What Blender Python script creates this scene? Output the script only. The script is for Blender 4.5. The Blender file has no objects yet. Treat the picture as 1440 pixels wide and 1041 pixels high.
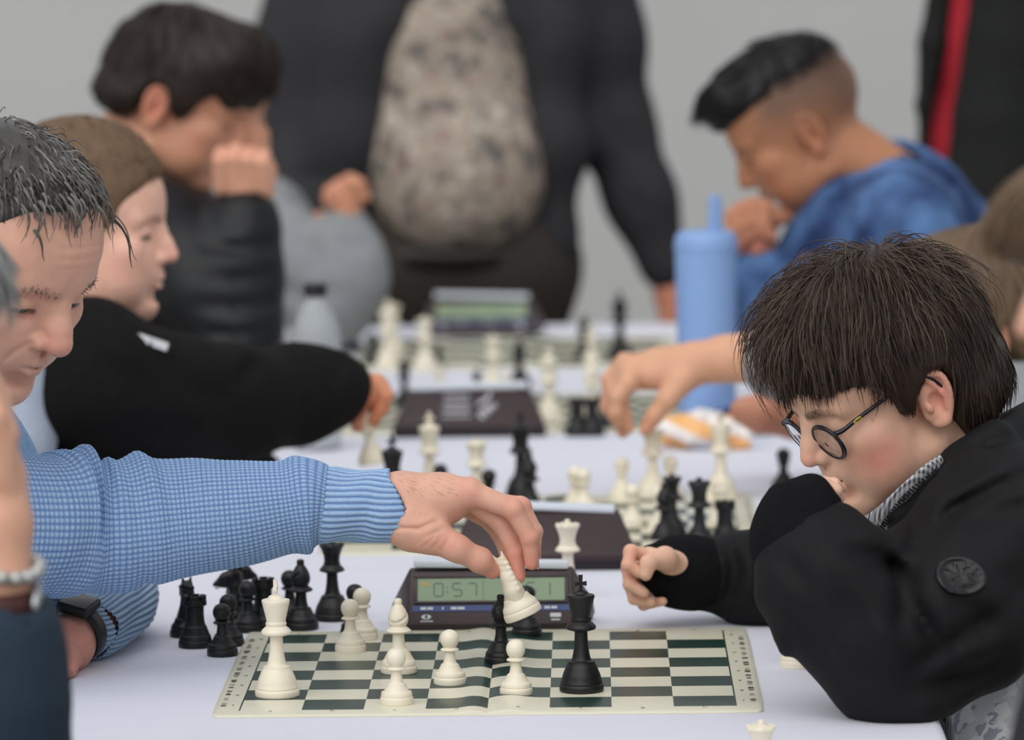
import bpy, bmesh, math, random
import numpy as np
from mathutils import Vector, Matrix

# ------------------------------------------------------------------ camera
TZ = 0.74                                  # table top height
MM = 0.001
F_PX, CAM_H, PITCH, ROLL = 7000.0, 0.768, 0.0996, -0.0125
scene = bpy.context.scene
COL = scene.collection
cam_d = bpy.data.cameras.new('camera')
cam = bpy.data.objects.new('camera', cam_d)
COL.objects.link(cam)
cam.location = (0, 0, TZ + CAM_H)
_fw = Vector((0, math.cos(PITCH), -math.sin(PITCH)))
_up0 = Vector((0, math.sin(PITCH), math.cos(PITCH)))
_rt0 = Vector((1, 0, 0))
_cr, _sr = math.cos(ROLL), math.sin(ROLL)
CR = _rt0 * _cr + _up0 * _sr                # image right
CU = _up0 * _cr - _rt0 * _sr                # image up
cam.matrix_world = Matrix(((CR.x, CU.x, -_fw.x, 0), (CR.y, CU.y, -_fw.y, 0), (CR.z, CU.z, -_fw.z, TZ + CAM_H), (0, 0, 0, 1)))
cam_d.sensor_width = 36.0
cam_d.lens = F_PX / 1440 * 36.0
cam_d.clip_start, cam_d.clip_end = 0.1, 200
cam_d.dof.use_dof = True
cam_d.dof.focus_distance = 4.72
cam_d.dof.aperture_fstop = 5.2
scene.camera = cam

# ------------------------------------------------------------------ light
world = bpy.data.worlds.new('overcast_sky')
scene.world = world
world.use_nodes = True
world.node_tree.nodes['Background'].inputs[0].default_value = (0.93, 0.96, 1.0, 1)
world.node_tree.nodes['Background'].inputs[1].default_value = 0.60
sun_d = bpy.data.lights.new('soft_daylight', 'SUN')
sun = bpy.data.objects.new('soft_daylight', sun_d)
COL.objects.link(sun)
sun_d.energy = 2.1
sun_d.angle = math.radians(75)
sun_d.color = (1.0, 0.985, 0.96)
sun.rotation_euler = Vector((0.32, 0.85, -0.9)).to_track_quat('-Z', 'Y').to_euler()
vs = scene.view_settings
vs.view_transform, vs.look, vs.gamma, vs.exposure = 'Standard', 'None', 1.0, 0.0
vs.use_curve_mapping = False
scene.cycles.max_bounces = 6

# ------------------------------------------------------------------ placing helpers
CAMP = Vector((0, 0, TZ + CAM_H))
def ray(px, py):
    return _fw + CR * ((px - 720) / F_PX) + CU * (-(py - 520.5) / F_PX)
def P(px, py, D):
    d = ray(px, py)
    return CAMP + d * (D / d.y)
def T(px, py, z=TZ):
    d = ray(px, py)
    return CAMP + d * ((z - CAMP.z) / d.z)

# ------------------------------------------------------------------ objects
def srgb(r, g, b):
    f = lambda c: (c / 255 / 12.92) if c / 255 <= 0.04045 else ((c / 255 + 0.055) / 1.055) ** 2.4
    return (f(r), f(g), f(b), 1.0)
def lin(c): return np.array(srgb(*c)[:3], dtype=np.float32)

def tag(o, label=None, cat=None, group=None, kind=None):
    if label: o['label'] = label
    if cat: o['category'] = cat
    if group: o['group'] = group
    if kind: o['kind'] = kind
    return o
def empty(name, loc=(0, 0, 0), rz=0.0, label=None, cat=None, group=None):
    o = bpy.data.objects.new(name, None)
    o.empty_display_size = 0.05
    COL.objects.link(o)
    o.location = loc
    o.rotation_euler = (0, 0, rz)
    return tag(o, label, cat, group)
def mesh_obj(name, verts, faces, mat=None, parent=None, smooth=True, cols=None):
    me = bpy.data.meshes.new(name)
    if isinstance(verts, np.ndarray) and isinstance(faces, np.ndarray) and len(faces):
        k = faces.shape[1]
        me.vertices.add(len(verts)); me.vertices.foreach_set('co', verts.astype(np.float32).ravel())
        me.loops.add(faces.size); me.loops.foreach_set('vertex_index', faces.astype(np.int32).ravel())
        me.polygons.add(len(faces))
        me.polygons.foreach_set('loop_start', np.arange(0, faces.size, k, dtype=np.int32))
        me.update(calc_edges=True)
    else:
        me.from_pydata([tuple(v) for v in verts], [], [tuple(f) for f in faces])
    if smooth:
        me.polygons.foreach_set('use_smooth', np.ones(len(me.polygons), dtype=bool))
    if cols is not None:
        a = me.color_attributes.new('Col', 'FLOAT_COLOR', 'POINT')
        c4 = np.ones((len(verts), 4), dtype=np.float32); c4[:, :3] = cols
        a.data.foreach_set('color', c4.ravel())
    if mat: me.materials.append(mat)
    o = bpy.data.objects.new(name, me)
    COL.objects.link(o)
    if parent: o.parent = parent
    return o
def bm_obj(name, bm, mat=None, parent=None, smooth=False):
    me = bpy.data.meshes.new(name)
    bmesh.ops.recalc_face_normals(bm, faces=bm.faces)
    bm.to_mesh(me); bm.free()
    if smooth: me.polygons.foreach_set('use_smooth', np.ones(len(me.polygons), dtype=bool))
    if mat: me.materials.append(mat)
    o = bpy.data.objects.new(name, me)
    COL.objects.link(o)
    if parent: o.parent = parent
    return o
def auto_smooth(o, deg=40):
    me = o.data
    me.polygons.foreach_set('use_smooth', np.ones(len(me.polygons), dtype=bool))
    me.set_sharp_from_angle(angle=math.radians(deg))
    return o
def copy_tree(o, parent=None):
    c = o.copy(); COL.objects.link(c); c.parent = parent
    if parent: c.matrix_parent_inverse = o.matrix_parent_inverse
    for ch in o.children: copy_tree(ch, c)
    return c
def box_bm(bm, c, s, rot=None, bevel=0.0, seg=2):
    r = bmesh.ops.create_cube(bm, size=1.0)
    vs_ = r['verts']
    for v in vs_:
        v.co = Vector((v.co.x * s[0], v.co.y * s[1], v.co.z * s[2]))
    if bevel > 0:
        es = list({e for v in vs_ for e in v.link_edges})
        rb = bmesh.ops.bevel(bm, geom=es, offset=bevel, segments=seg, profile=0.5, affect='EDGES')
        vs_ = list({v for f in rb['faces'] for v in f.verts} | {v for v in vs_ if v.is_valid})
    for v in vs_:
        co = v.co.copy()
        if rot is not None: co = rot @ co
        v.co = co + Vector(c)
def box(name, c, s, mat, parent=None, rot=None, bevel=0.0, seg=2):
    bm = bmesh.new(); box_bm(bm, c, s, rot, bevel, seg)
    return auto_smooth(bm_obj(name, bm, mat, parent))
def prism_bm(bm, pts, d, axis='x'):
    """extrude a 2D outline: axis x -> pts are (y,z); axis y -> (x,z); axis z -> (x,y); d = (lo, hi)"""
    def mk(p, t):
        return {'x': (t, p[0], p[1]), 'y': (p[0], t, p[1]), 'z': (p[0], p[1], t)}[axis]
    a = [bm.verts.new(mk(p, d[0])) for p in pts]
    b = [bm.verts.new(mk(p, d[1])) for p in pts]
    bm.faces.new(a); bm.faces.new(b[::-1])
    n = len(pts)
    for i in range(n):
        bm.faces.new((a[i], b[i], b[(i + 1) % n], a[(i + 1) % n]))
def lathe(prof, seg=40):
    """prof: list of (r,z); returns verts, faces"""
    n = len(prof)
    th = np.arange(seg) * 2 * np.pi / seg
    r = np.array([max(p[0], 1e-5) for p in prof]); z = np.array([p[1] for p in prof])
    V = np.stack([r[:, None] * np.cos(th), r[:, None] * np.sin(th), np.repeat(z[:, None], seg, 1)], -1).reshape(-1, 3)
    i = np.arange(n - 1)[:, None] * seg; j = np.arange(seg)[None]; j2 = (j + 1) % seg
    Fq = np.stack([i + j, i + j2, i + seg + j2, i + seg + j], -1).reshape(-1, 4)
    return V, Fq
def smooth_prof(pts, sub=4):
    """refine a profile with Catmull-Rom; a point with a third value True stays a sharp corner"""
    out = []
    pts = [tuple(p) + (False,) * (3 - len(p)) for p in pts]
    for i in range(len(pts) - 1):
        p1, p2 = pts[i], pts[i + 1]
        p0 = pts[i - 1] if i > 0 and not p1[2] else p1
        p3 = pts[i + 2] if i + 2 < len(pts) and not p2[2] else p2
        for k in range(sub):
            t = k / sub
            q = []
            for a in (0, 1):
                q.append(0.5 * (2 * p1[a] + (p2[a] - p0[a]) * t + (2 * p0[a] - 5 * p1[a] + 4 * p2[a] - p3[a]) * t * t + (3 * p1[a] - p0[a] - 3 * p2[a] + p3[a]) * t ** 3))
            out.append(tuple(q))
    out.append(pts[-1][:2])
    return out
def catmull(pts, n):
    """points (k,d) -> n samples along the Catmull-Rom spline"""
    p = np.asarray(pts, dtype=float)
    k = len(p)
    t = np.linspace(0, k - 1, n)
    i = np.clip(t.astype(int), 0, k - 2); f = (t - i)[:, None]
    g = lambda j: p[np.clip(j, 0, k - 1)]
    p0, p1, p2, p3 = g(i - 1), g(i), g(i + 1), g(i + 2)
    return 0.5 * (2 * p1 + (p2 - p0) * f + (2 * p0 - 5 * p1 + 4 * p2 - p3) * f ** 2 + (3 * p1 - p0 - 3 * p2 + p3) * f ** 3)
def tube(pts, rad, seg=12, n=None, cap=True):
    """swept tube with parallel-transport frames"""
    p = np.asarray([tuple(q) for q in pts], dtype=float)
    r = np.broadcast_to(np.asarray(rad, dtype=float), (len(p),)).copy()
    if n:
        q = catmull(np.concatenate([p, r[:, None]], 1), n); p, r = q[:, :3], q[:, 3]
    t = np.gradient(p, axis=0); t /= np.linalg.norm(t, axis=1)[:, None] + 1e-12
    u = np.cross(t[0], [0, 0, 1.0])
    if np.linalg.norm(u) < 1e-3: u = np.cross(t[0], [0, 1.0, 0])
    u /= np.linalg.norm(u)
    V = []
    th = np.arange(seg) * 2 * np.pi / seg
    for i in range(len(p)):
        u = u - t[i] * u.dot(t[i]); u /= np.linalg.norm(u)
        w = np.cross(t[i], u)
        V.append(p[i] + r[i] * (np.cos(th)[:, None] * u + np.sin(th)[:, None] * w))
    V = np.concatenate(V)
    i = np.arange(len(p) - 1)[:, None] * seg; j = np.arange(seg)[None]; j2 = (j + 1) % seg
    Fq = np.stack([i + j, i + j2, i + seg + j2, i + seg + j], -1).reshape(-1, 4)
    if cap:
        b = len(V)
        V = np.concatenate([V, p[:1], p[-1:]])
        jj = np.arange(seg); e = (len(p) - 1) * seg
        c1 = np.stack([jj * 0 + b, (jj + 1) % seg, jj, jj * 0 + b], -1)
        c2 = np.stack([jj * 0 + b + 1, e + jj, e + (jj + 1) % seg, jj * 0 + b + 1], -1)
        tri = [tuple(f[:3]) for f in np.concatenate([c1, c2])]
        return V, [tuple(f) for f in Fq] + tri
    return V, Fq

# ------------------------------------------------------------------ materials
MATS = {}
def mat(name, col, rough=0.6, var=0.06, scale=60, bump=0.0, bscale=None, metal=0.0, spec=0.5, trans=0.0, ior=1.45, coat=0.0, sheen=0.0, sss=0.0, vcol=False):
    if name in MATS: return MATS[name]
    m = bpy.data.materials.new(name); m.use_nodes = True
    nt = m.node_tree; N = nt.nodes; Lk = nt.links
    b = N['Principled BSDF']
    b.inputs['Roughness'].default_value = rough
    b.inputs['Metallic'].default_value = metal
    b.inputs['Specular IOR Level'].default_value = spec
    b.inputs['IOR'].default_value = ior
    b.inputs['Transmission Weight'].default_value = trans
    b.inputs['Coat Weight'].default_value = coat
    b.inputs['Sheen Weight'].default_value = sheen
    if sheen: b.inputs['Sheen Roughness'].default_value = 0.5
    if sss:
        b.inputs['Subsurface Weight'].default_value = sss
        b.inputs['Subsurface Radius'].default_value = (1.0, 0.45, 0.25)
        b.inputs['Subsurface Scale'].default_value = 0.004
    tc = N.new('ShaderNodeTexCoord')
    nz = N.new('ShaderNodeTexNoise'); nz.inputs['Scale'].default_value = scale; nz.inputs['Detail'].default_value = 5
    Lk.new(tc.outputs['Object'], nz.inputs['Vector'])
    hv = N.new('ShaderNodeHueSaturation')
    if vcol:
        a = N.new('ShaderNodeVertexColor'); a.layer_name = 'Col'
        Lk.new(a.outputs['Color'], hv.inputs['Color'])
    else:
        hv.inputs['Color'].default_value = srgb(*col) if len(col) == 3 else col
    mr = N.new('ShaderNodeMapRange')
    mr.inputs['From Min'].default_value = 0.3; mr.inputs['From Max'].default_value = 0.7
    mr.inputs['To Min'].default_value = 1 - var; mr.inputs['To Max'].default_value = 1 + var
    Lk.new(nz.outputs['Fac'], mr.inputs['Value'])
    Lk.new(mr.outputs['Result'], hv.inputs['Value'])
    Lk.new(hv.outputs['Color'], b.inputs['Base Color'])
    if bump:
        n2 = N.new('ShaderNodeTexNoise'); n2.inputs['Scale'].default_value = bscale or scale * 4; n2.inputs['Detail'].default_value = 4
        Lk.new(tc.outputs['Object'], n2.inputs['Vector'])
        bp = N.new('ShaderNodeBump'); bp.inputs['Strength'].default_value = bump; bp.inputs['Distance'].default_value = 0.002
        Lk.new(n2.outputs['Fac'], bp.inputs['Height'])
        Lk.new(bp.outputs['Normal'], b.inputs['Normal'])
    MATS[name] = m
    return m
class NT:
    """small helper to write node maths"""
    def __init__(self, m): self.nt = m.node_tree; self.N = self.nt.nodes; self.L = self.nt.links; self.b = self.N.get('Principled BSDF')
    def v(self, x, sock):
        if isinstance(x, (int, float)): sock.default_value = x
        else: self.L.new(x, sock)
    def m(self, op, a, b=0.0, c=None):
        n = self.N.new('ShaderNodeMath'); n.operation = op
        self.v(a, n.inputs[0]); self.v(b, n.inputs[1])
        if c is not None: self.v(c, n.inputs[2])
        return n.outputs[0]
    def mix(self, f, a, b):
        n = self.N.new('ShaderNodeMix'); n.data_type = 'RGBA'
        self.v(f, n.inputs[0])
        for x, s in ((a, n.inputs[6]), (b, n.inputs[7])):
            if isinstance(x, tuple): s.default_value = x
            else: self.L.new(x, s)
        return n.outputs[2]
    def xyz(self, kind='Object'):
        t = self.N.new('ShaderNodeTexCoord'); s = self.N.new('ShaderNodeSeparateXYZ')
        self.L.new(t.outputs[kind], s.inputs[0]); return s.outputs
    def noise(self, scale, detail=3, kind='Object'):
        t = self.N.new('ShaderNodeTexCoord'); n = self.N.new('ShaderNodeTexNoise')
        n.inputs['Scale'].default_value = scale; n.inputs['Detail'].default_value = detail
        self.L.new(t.outputs[kind], n.inputs['Vector']); return n.outputs['Fac']
    def bump(self, h, strength=0.5, dist=0.002):
        n = self.N.new('ShaderNodeBump'); n.inputs['Strength'].default_value = strength; n.inputs['Distance'].default_value = dist
        self.L.new(h, n.inputs['Height']); self.L.new(n.outputs[0], self.b.inputs['Normal'])
# ------------------------------------------------------------------ signed-distance modelling
class Field:
    def __init__(s, lo, hi, h):
        s.lo = np.array(lo, dtype=np.float32); s.h = float(h)
        s.n = np.ceil((np.array(hi) - s.lo) / h).astype(int) + 1
        s.F = np.full(tuple(s.n), 10.0, dtype=np.float32)
        s.ax = [s.lo[i] + np.arange(s.n[i], dtype=np.float32) * s.h for i in range(3)]
    def sub(s, lo, hi, m):
        a = np.clip(np.floor((np.array(lo) - m - s.lo) / s.h).astype(int), 0, s.n)
        b = np.clip(np.ceil((np.array(hi) + m - s.lo) / s.h).astype(int) + 1, 0, s.n)
        if np.any(b - a < 1): return None
        sl = tuple(slice(a[i], b[i]) for i in range(3))
        x = s.ax[0][sl[0]][:, None, None]; y = s.ax[1][sl[1]][None, :, None]; z = s.ax[2][sl[2]][None, None, :]
        return sl, x, y, z
    def blend(s, sl, d, k, op):
        A = s.F[sl]
        if op == 'add':
            if k <= 0: s.F[sl] = np.minimum(A, d); return
            h = np.maximum(k - np.abs(A - d), 0) / k
            s.F[sl] = np.minimum(A, d) - h * h * k * 0.25
        elif op == 'cut':
            d = -d
            if k <= 0: s.F[sl] = np.maximum(A, d); return
            h = np.maximum(k - np.abs(A - d), 0) / k
            s.F[sl] = np.maximum(A, d) + h * h * k * 0.25
        elif op == 'dig':            # gaussian-like push in (k = depth), d already the falloff 0..1
            s.F[sl] = A + k * d
    def ell(s, c, r, k=0.0, op='add', R=None):
        c = np.array(c, dtype=np.float32); r = np.broadcast_to(np.array(r, dtype=np.float32), (3,))
        m = float(max(r)) if R is not None else r
        q = s.sub(c - m, c + m, abs(k) + 2 * s.h)
        if q is None: return
        sl, x, y, z = q
        X, Y, Z = x - c[0], y - c[1], z - c[2]
        if R is not None:
            R = np.array(R, dtype=np.float32)   # columns = local axes
            X, Y, Z = (X * R[0, i] + Y * R[1, i] + Z * R[2, i] for i in range(3))
        k0 = np.sqrt((X / r[0]) ** 2 + (Y / r[1]) ** 2 + (Z / r[2]) ** 2)
        k1 = np.sqrt((X / r[0] ** 2) ** 2 + (Y / r[1] ** 2) ** 2 + (Z / r[2] ** 2) ** 2) + 1e-9
        s.blend(sl, k0 * (k0 - 1) / k1, k, op)
    def cone(s, a, b, ra, rb, k=0.0, op='add', flat=None):
        """tapered capsule a->b; flat=(axis, factor) squashes the section along a world direction"""
        a = np.array(a, dtype=np.float32); b = np.array(b, dtype=np.float32)
        rm = max(ra, rb)
        q = s.sub(np.minimum(a, b) - rm, np.maximum(a, b) + rm, abs(k) + 2 * s.h)
        if q is None: return
        sl, x, y, z = q
        ab = b - a; L2 = float(ab.dot(ab)) + 1e-12
        X, Y, Z = x - a[0], y - a[1], z - a[2]
        t = np.clip((X * ab[0] + Y * ab[1] + Z * ab[2]) / L2, 0, 1)
        X, Y, Z = X - t * ab[0], Y - t * ab[1], Z - t * ab[2]
        if flat is not None:
            f = np.array(flat[0], dtype=np.float32); f /= np.linalg.norm(f); g = 1 / flat[1] - 1
            p = X * f[0] + Y * f[1] + Z * f[2]
            X, Y, Z = X + g * p * f[0], Y + g * p * f[1], Z + g * p * f[2]
        s.blend(sl, np.sqrt(X * X + Y * Y + Z * Z) - (ra + (rb - ra) * t), k, op)
    def chain(s, pts, rads, k=0.0, op='add', flat=None):
        for i in range(len(pts) - 1):
            s.cone(pts[i], pts[i + 1], rads[i], rads[i + 1], k, op, flat)
    def dig(s, pts, w, depth):
        """crease (depth>0) or ridge (<0) along a polyline, gaussian width w"""
        pts = [np.array(p, dtype=np.float32) for p in pts]
        lo = np.min(pts, axis=0); hi = np.max(pts, axis=0)
        q = s.sub(lo, hi, 3 * w)
        if q is None: return
        sl, x, y, z = q
        best = None
        for a, b in zip(pts[:-1], pts[1:]):
            ab = b - a; L2 = float(ab.dot(ab)) + 1e-12
            X, Y, Z = x - a[0], y - a[1], z - a[2]
            t = np.clip((X * ab[0] + Y * ab[1] + Z * ab[2]) / L2, 0, 1)
            d2 = (X - t * ab[0]) ** 2 + (Y - t * ab[1]) ** 2 + (Z - t * ab[2]) ** 2
            best = d2 if best is None else np.minimum(best, d2)
        s.F[sl] += depth * np.exp(-best / (w * w))
    def noise(s, amp, freq, seed=0, aniso=(1, 1, 1)):
        rs = np.random.RandomState(seed)
        x = s.ax[0][:, None, None]; y = s.ax[1][None, :, None]; z = s.ax[2][None, None, :]
        acc = 0
        for i in range(5):
            v = rs.randn(3); v /= np.linalg.norm(v); v = v * np.array(aniso) * freq * rs.uniform(0.6, 1.7)
            acc = acc + np.sin((x * v[0] + y * v[1] + z * v[2] + rs.uniform(0, 6.28)).astype(np.float32))
        s.F += (amp / 2.2) * acc
    def mesh(s):
        F = s.F; h = s.h
        S = F < 0
        c = np.zeros(tuple(np.array(F.shape) - 1), dtype=np.uint8)
        for dx in (0, 1):
            for dy in (0, 1):
                for dz in (0, 1):
                    c += S[dx:F.shape[0] - 1 + dx, dy:F.shape[1] - 1 + dy, dz:F.shape[2] - 1 + dz]
        act = (c > 0) & (c < 8)
        I, J, K = np.nonzero(act)
        vid = np.full(act.shape, -1, dtype=np.int32); vid[I, J, K] = np.arange(len(I))
        acc = np.zeros((len(I), 3), dtype=np.float32); cnt = np.zeros(len(I), dtype=np.float32)
        corners = [(0, 0, 0), (1, 0, 0), (0, 1, 0), (1, 1, 0), (0, 0, 1), (1, 0, 1), (0, 1, 1), (1, 1, 1)]
        vals = {q: F[I + q[0], J + q[1], K + q[2]] for q in corners}
        for a in corners:
            for ax in range(3):
                if a[ax] == 0:
                    b = list(a); b[ax] = 1; b = tuple(b)
                    va, vb = vals[a], vals[b]
                    mk = (va < 0) != (vb < 0)
                    t = np.where(mk, va / np.where(mk, va - vb, 1), 0)
                    for d in range(3):
                        acc[:, d] += np.where(mk, a[d] + (t if d == ax else 0), 0)
                    cnt += mk
        V = (np.stack([I, J, K], -1) + acc / np.maximum(cnt, 1)[:, None]) * h + s.lo
        quads = []
        for ax in range(3):
            sl0 = [slice(None)] * 3; sl1 = [slice(None)] * 3
            sl0[ax] = slice(0, F.shape[ax] - 1); sl1[ax] = slice(1, None)
            o = [a for a in range(3) if a != ax]
            for a in o:
                sl0[a] = slice(1, F.shape[a] - 1); sl1[a] = slice(1, F.shape[a] - 1)
            A, B = S[tuple(sl0)], S[tuple(sl1)]
            E = np.nonzero(A != B)
            inside = A[E]
            e = [None] * 3
            e[ax] = E[ax]; e[o[0]] = E[o[0]] + 1; e[o[1]] = E[o[1]] + 1
            def cell(d0, d1):
                q = [None] * 3; q[ax] = e[ax]; q[o[0]] = e[o[0]] - d0; q[o[1]] = e[o[1]] - d1
                return vid[q[0], q[1], q[2]]
            Q = np.stack([cell(1, 1), cell(0, 1), cell(0, 0), cell(1, 0)], -1)
            flip = inside if ax != 1 else ~inside
            Q[~flip] = Q[~flip][:, ::-1]
            quads.append(Q)
        Q = np.concatenate(quads)
        Q = Q[(Q >= 0).all(1)]
        return V.astype(np.float32), Q
def relax(V, Q, it=1, lam=0.5):
    """Laplacian smoothing over quad edges"""
    e = np.concatenate([Q[:, [0, 1]], Q[:, [1, 2]], Q[:, [2, 3]], Q[:, [3, 0]]])
    for _ in range(it):
        acc = np.zeros_like(V); n = np.zeros(len(V), dtype=np.float32)
        np.add.at(acc, e[:, 0], V[e[:, 1]]); np.add.at(acc, e[:, 1], V[e[:, 0]])
        n = np.bincount(e.ravel(), minlength=len(V)).astype(np.float32)
        V = V + lam * (acc / np.maximum(n, 1)[:, None] - V)
    return V
def join_parts(parts):
    """[(V,Q,C?)...] -> one mesh"""
    off = 0; Vs = []; Qs = []; Cs = []
    for p in parts:
        Vs.append(p[0]); Qs.append(p[1] + off); off += len(p[0])
        Cs.append(p[2] if len(p) > 2 else np.zeros((len(p[0]), 3), np.float32))
    return np.concatenate(Vs), np.concatenate(Qs), np.concatenate(Cs)
def poly_sd(x, z, pts):
    """signed distance (negative inside) to a 2D polygon, arrays x,z"""
    d = None; ins = np.zeros(np.broadcast(x, z).shape, dtype=bool)
    n = len(pts)
    for i in range(n):
        ax, az = pts[i]; bx, bz = pts[(i + 1) % n]
        ex, ez = bx - ax, bz - az
        t = np.clip(((x - ax) * ex + (z - az) * ez) / (ex * ex + ez * ez + 1e-12), 0, 1)
        q = (x - ax - t * ex) ** 2 + (z - az - t * ez) ** 2
        d = q if d is None else np.minimum(d, q)
        c = ((az > z) != (bz > z)) & (x < (bx - ax) * (z - az) / (bz - az + 1e-12) + ax)
        ins ^= c
    return np.where(ins, -1, 1) * np.sqrt(d)
def poly_cut(f, pts, k=4.0, yr=None):
    """remove the prism over the xz polygon (through all y, or y range yr)"""
    d2 = poly_sd(f.ax[0][:, None], f.ax[2][None, :], pts).astype(np.float32)[:, None, :]
    if yr is not None:
        y = f.ax[1][None, :, None]
        d2 = np.maximum(d2, np.maximum(yr[0] - y, y - yr[1]))
    d2 = np.broadcast_to(d2, f.F.shape)
    A = f.F; d = -d2
    h = np.maximum(k - np.abs(A - d), 0) / k
    f.F = np.maximum(A, d) + h * h * k * .25
def dig2(f, pts, w, depth, ymax, taper=True):
    """crease pressed into the camera-side cloth: distance measured in the xz plane, only where y < ymax"""
    pts = [np.array(p, dtype=np.float32) for p in pts]
    lo = np.min(pts, axis=0); hi = np.max(pts, axis=0); lo[1] = f.lo[1]; hi[1] = ymax
    q = f.sub(lo, hi, 3 * w)
    if q is None: return
    sl, x, y, z = q
    best = None; par = None; n = len(pts) - 1
    for i, (a, b) in enumerate(zip(pts[:-1], pts[1:])):
        ex, ez = b[0] - a[0], b[2] - a[2]
        t = np.clip(((x - a[0]) * ex + (z - a[2]) * ez) / (ex * ex + ez * ez + 1e-12), 0, 1)
        d2 = (x - a[0] - t * ex) ** 2 + (z - a[2] - t * ez) ** 2
        u = (i + t) / n
        if best is None: best, par = d2, u
        else:
            par = np.where(d2 < best, u, par); best = np.minimum(best, d2)
    amp = np.sin(np.pi * np.clip(par, .02, .98)) ** .6 if taper else 1.0
    f.F[sl] += (depth * amp * np.exp(-best / (w * w)) * np.clip((ymax - y) / .03, 0, 1)).astype(np.float32)
# ------------------------------------------------------------------ setting
YAW = -0.0161                               # the rows of boards point slightly right of the camera
def RZ(a): return Matrix.Rotation(a, 3, 'Z')
AX = RZ(YAW) @ Vector((1, 0, 0)); AY = RZ(YAW) @ Vector((0, 1, 0))
BC = Vector((-0.0227, 4.757, TZ))           # centre of the nearest board
def L2W(x, y, z=0.0): return BC + AX * x + AY * y + Vector((0, 0, z))

m_floor = mat('floor_boards', (120, 116, 110), 0.7, 0.12, 6, 0.1)
mesh_obj('floor', [(-8, -3, 0), (8, -3, 0), (8, 13, 0), (-8, 13, 0)], [(0, 1, 2, 3)], m_floor, smooth=False)['kind'] = 'structure'
# tent wall with soft vertical and diagonal tension folds
m_wall = mat('tent_fabric', (180, 180, 180), 0.85, 0.02, 1.5, 0.05, 300)
nx, nz = 140, 50
gx, gz = np.meshgrid(np.linspace(-6, 6, nx), np.linspace(0, 3.4, nz), indexing='ij')
gy = 11.2 + 0.018 * np.sin(gx * 2.1 + 0.5 * gz) + 0.012 * np.sin(gx * 0.9 - 2.2 * gz + 1) + 0.01 * np.sin(gz * 7 + gx * 1.3) * np.exp(-((gx + 2.2) / 1.2) ** 2)
idx = np.arange(nx * nz).reshape(nx, nz)
fq = np.stack([idx[:-1, :-1], idx[1:, :-1], idx[1:, 1:], idx[:-1, 1:]], -1).reshape(-1, 4)
mesh_obj('wall_back', np.stack([gx, gy, gz], -1).reshape(-1, 3), fq, m_wall)['kind'] = 'structure'

# ------------------------------------------------------------------ tables under white cloths
m_cloth = mat('white_tablecloth', (220, 221, 233), 0.8, 0.015, 25, 0.12, 900, sheen=0.1)
m_ply = mat('table_plywood', (150, 120, 85), 0.6, 0.1, 20)
m_steel = mat('grey_steel', (120, 122, 125), 0.35, 0.05, 30, metal=0.9)
def table(y0, y1, xl, xr, label_t, label_c, seed, over=0.0):
    """y0,y1,xl,xr in board-axis metres; a folding table and the cloth over it"""
    rnd = random.Random(seed)
    cx, cy = (xl + xr) / 2, (y0 + y1) / 2
    base = L2W(cx, cy); base.z = 0
    t = empty('folding_table', base, YAW, label_t, 'table', 'tables in a row')
    w, l = xr - xl, y1 - y0
    box('tabletop', (0, 0, TZ - 0.018), (w - 0.012, l - 0.006, 0.026), m_ply, t, bevel=0.004)
    for sx in (-1, 1):
        for sy in (-1, 1):
            V, Fc = tube([(sx * (w / 2 - 0.08), sy * (l / 2 - 0.18), 0), (sx * (w / 2 - 0.08), sy * (l / 2 - 0.18), TZ - 0.03)], 0.014, 12)
            mesh_obj('leg', V, Fc, m_steel, t)
    # cloth: a top sheet that rounds over the edge and hangs with folds
    nu = 120
    ring_pts = []
    per = [(-w / 2, -l / 2), (w / 2, -l / 2), (w / 2, l / 2), (-w / 2, l / 2)]
    outline = []
    for i in range(4):
        a, b = per[i], per[(i + 1) % 4]
        for k in range(nu): outline.append((a[0] + (b[0] - a[0]) * k / nu, a[1] + (b[1] - a[1]) * k / nu))
    n = len(outline)
    V = []; Fq = []
    rings = [(-0.03, 0.0), (-0.004, 0.0), (0.0, -0.001), (0.004, -0.004), (0.006, -0.012), (0.007, -0.025), (0.008, -0.05), (0.010, -0.08), (0.012, -0.105), (0.014, -0.13)]
    for off, dz in rings:
        for k, (x, y) in enumerate(outline):
            ex = 1 if abs(x) > w / 2 - 1e-6 else 0; ey = 1 if abs(y) > l / 2 - 1e-6 else 0
            sx, sy = (1 if x > 0 else -1) * ex, (1 if y > 0 else -1) * ey
            s = x if ey else y
            fold = 0.007 * (-dz / 0.13) * math.sin(s * 23 + seed) + 0.004 * (-dz / 0.13) * math.sin(s * 51 + 2 * seed)
            o_ = off + max(fold, -off * 0.8)
            lim = 0.0 if (ey and abs(sy) and over == 0.0) else 1.0
            V.append((x + sx * o_, y + sy * (o_ if lim else min(o_, 0.0015)), TZ + dz))
    for r in range(len(rings) - 1):
        for k in range(n):
            k2 = (k + 1) % n
            Fq.append((r * n + k, (r + 1) * n + k, (r + 1) * n + k2, r * n + k2))
    Fq.append(tuple(range(n)))
    c = mesh_obj('tablecloth', V, Fq, m_cloth, smooth=False)
    auto_smooth(c, 60)
    c.data.polygons[len(c.data.polygons) - 1].use_smooth = False
    c.location = (base.x, base.y, 0); c.rotation_euler = (0, 0, YAW)
    tag(c, label_c, 'tablecloth', 'white tablecloths')
XR = 0.407
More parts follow.
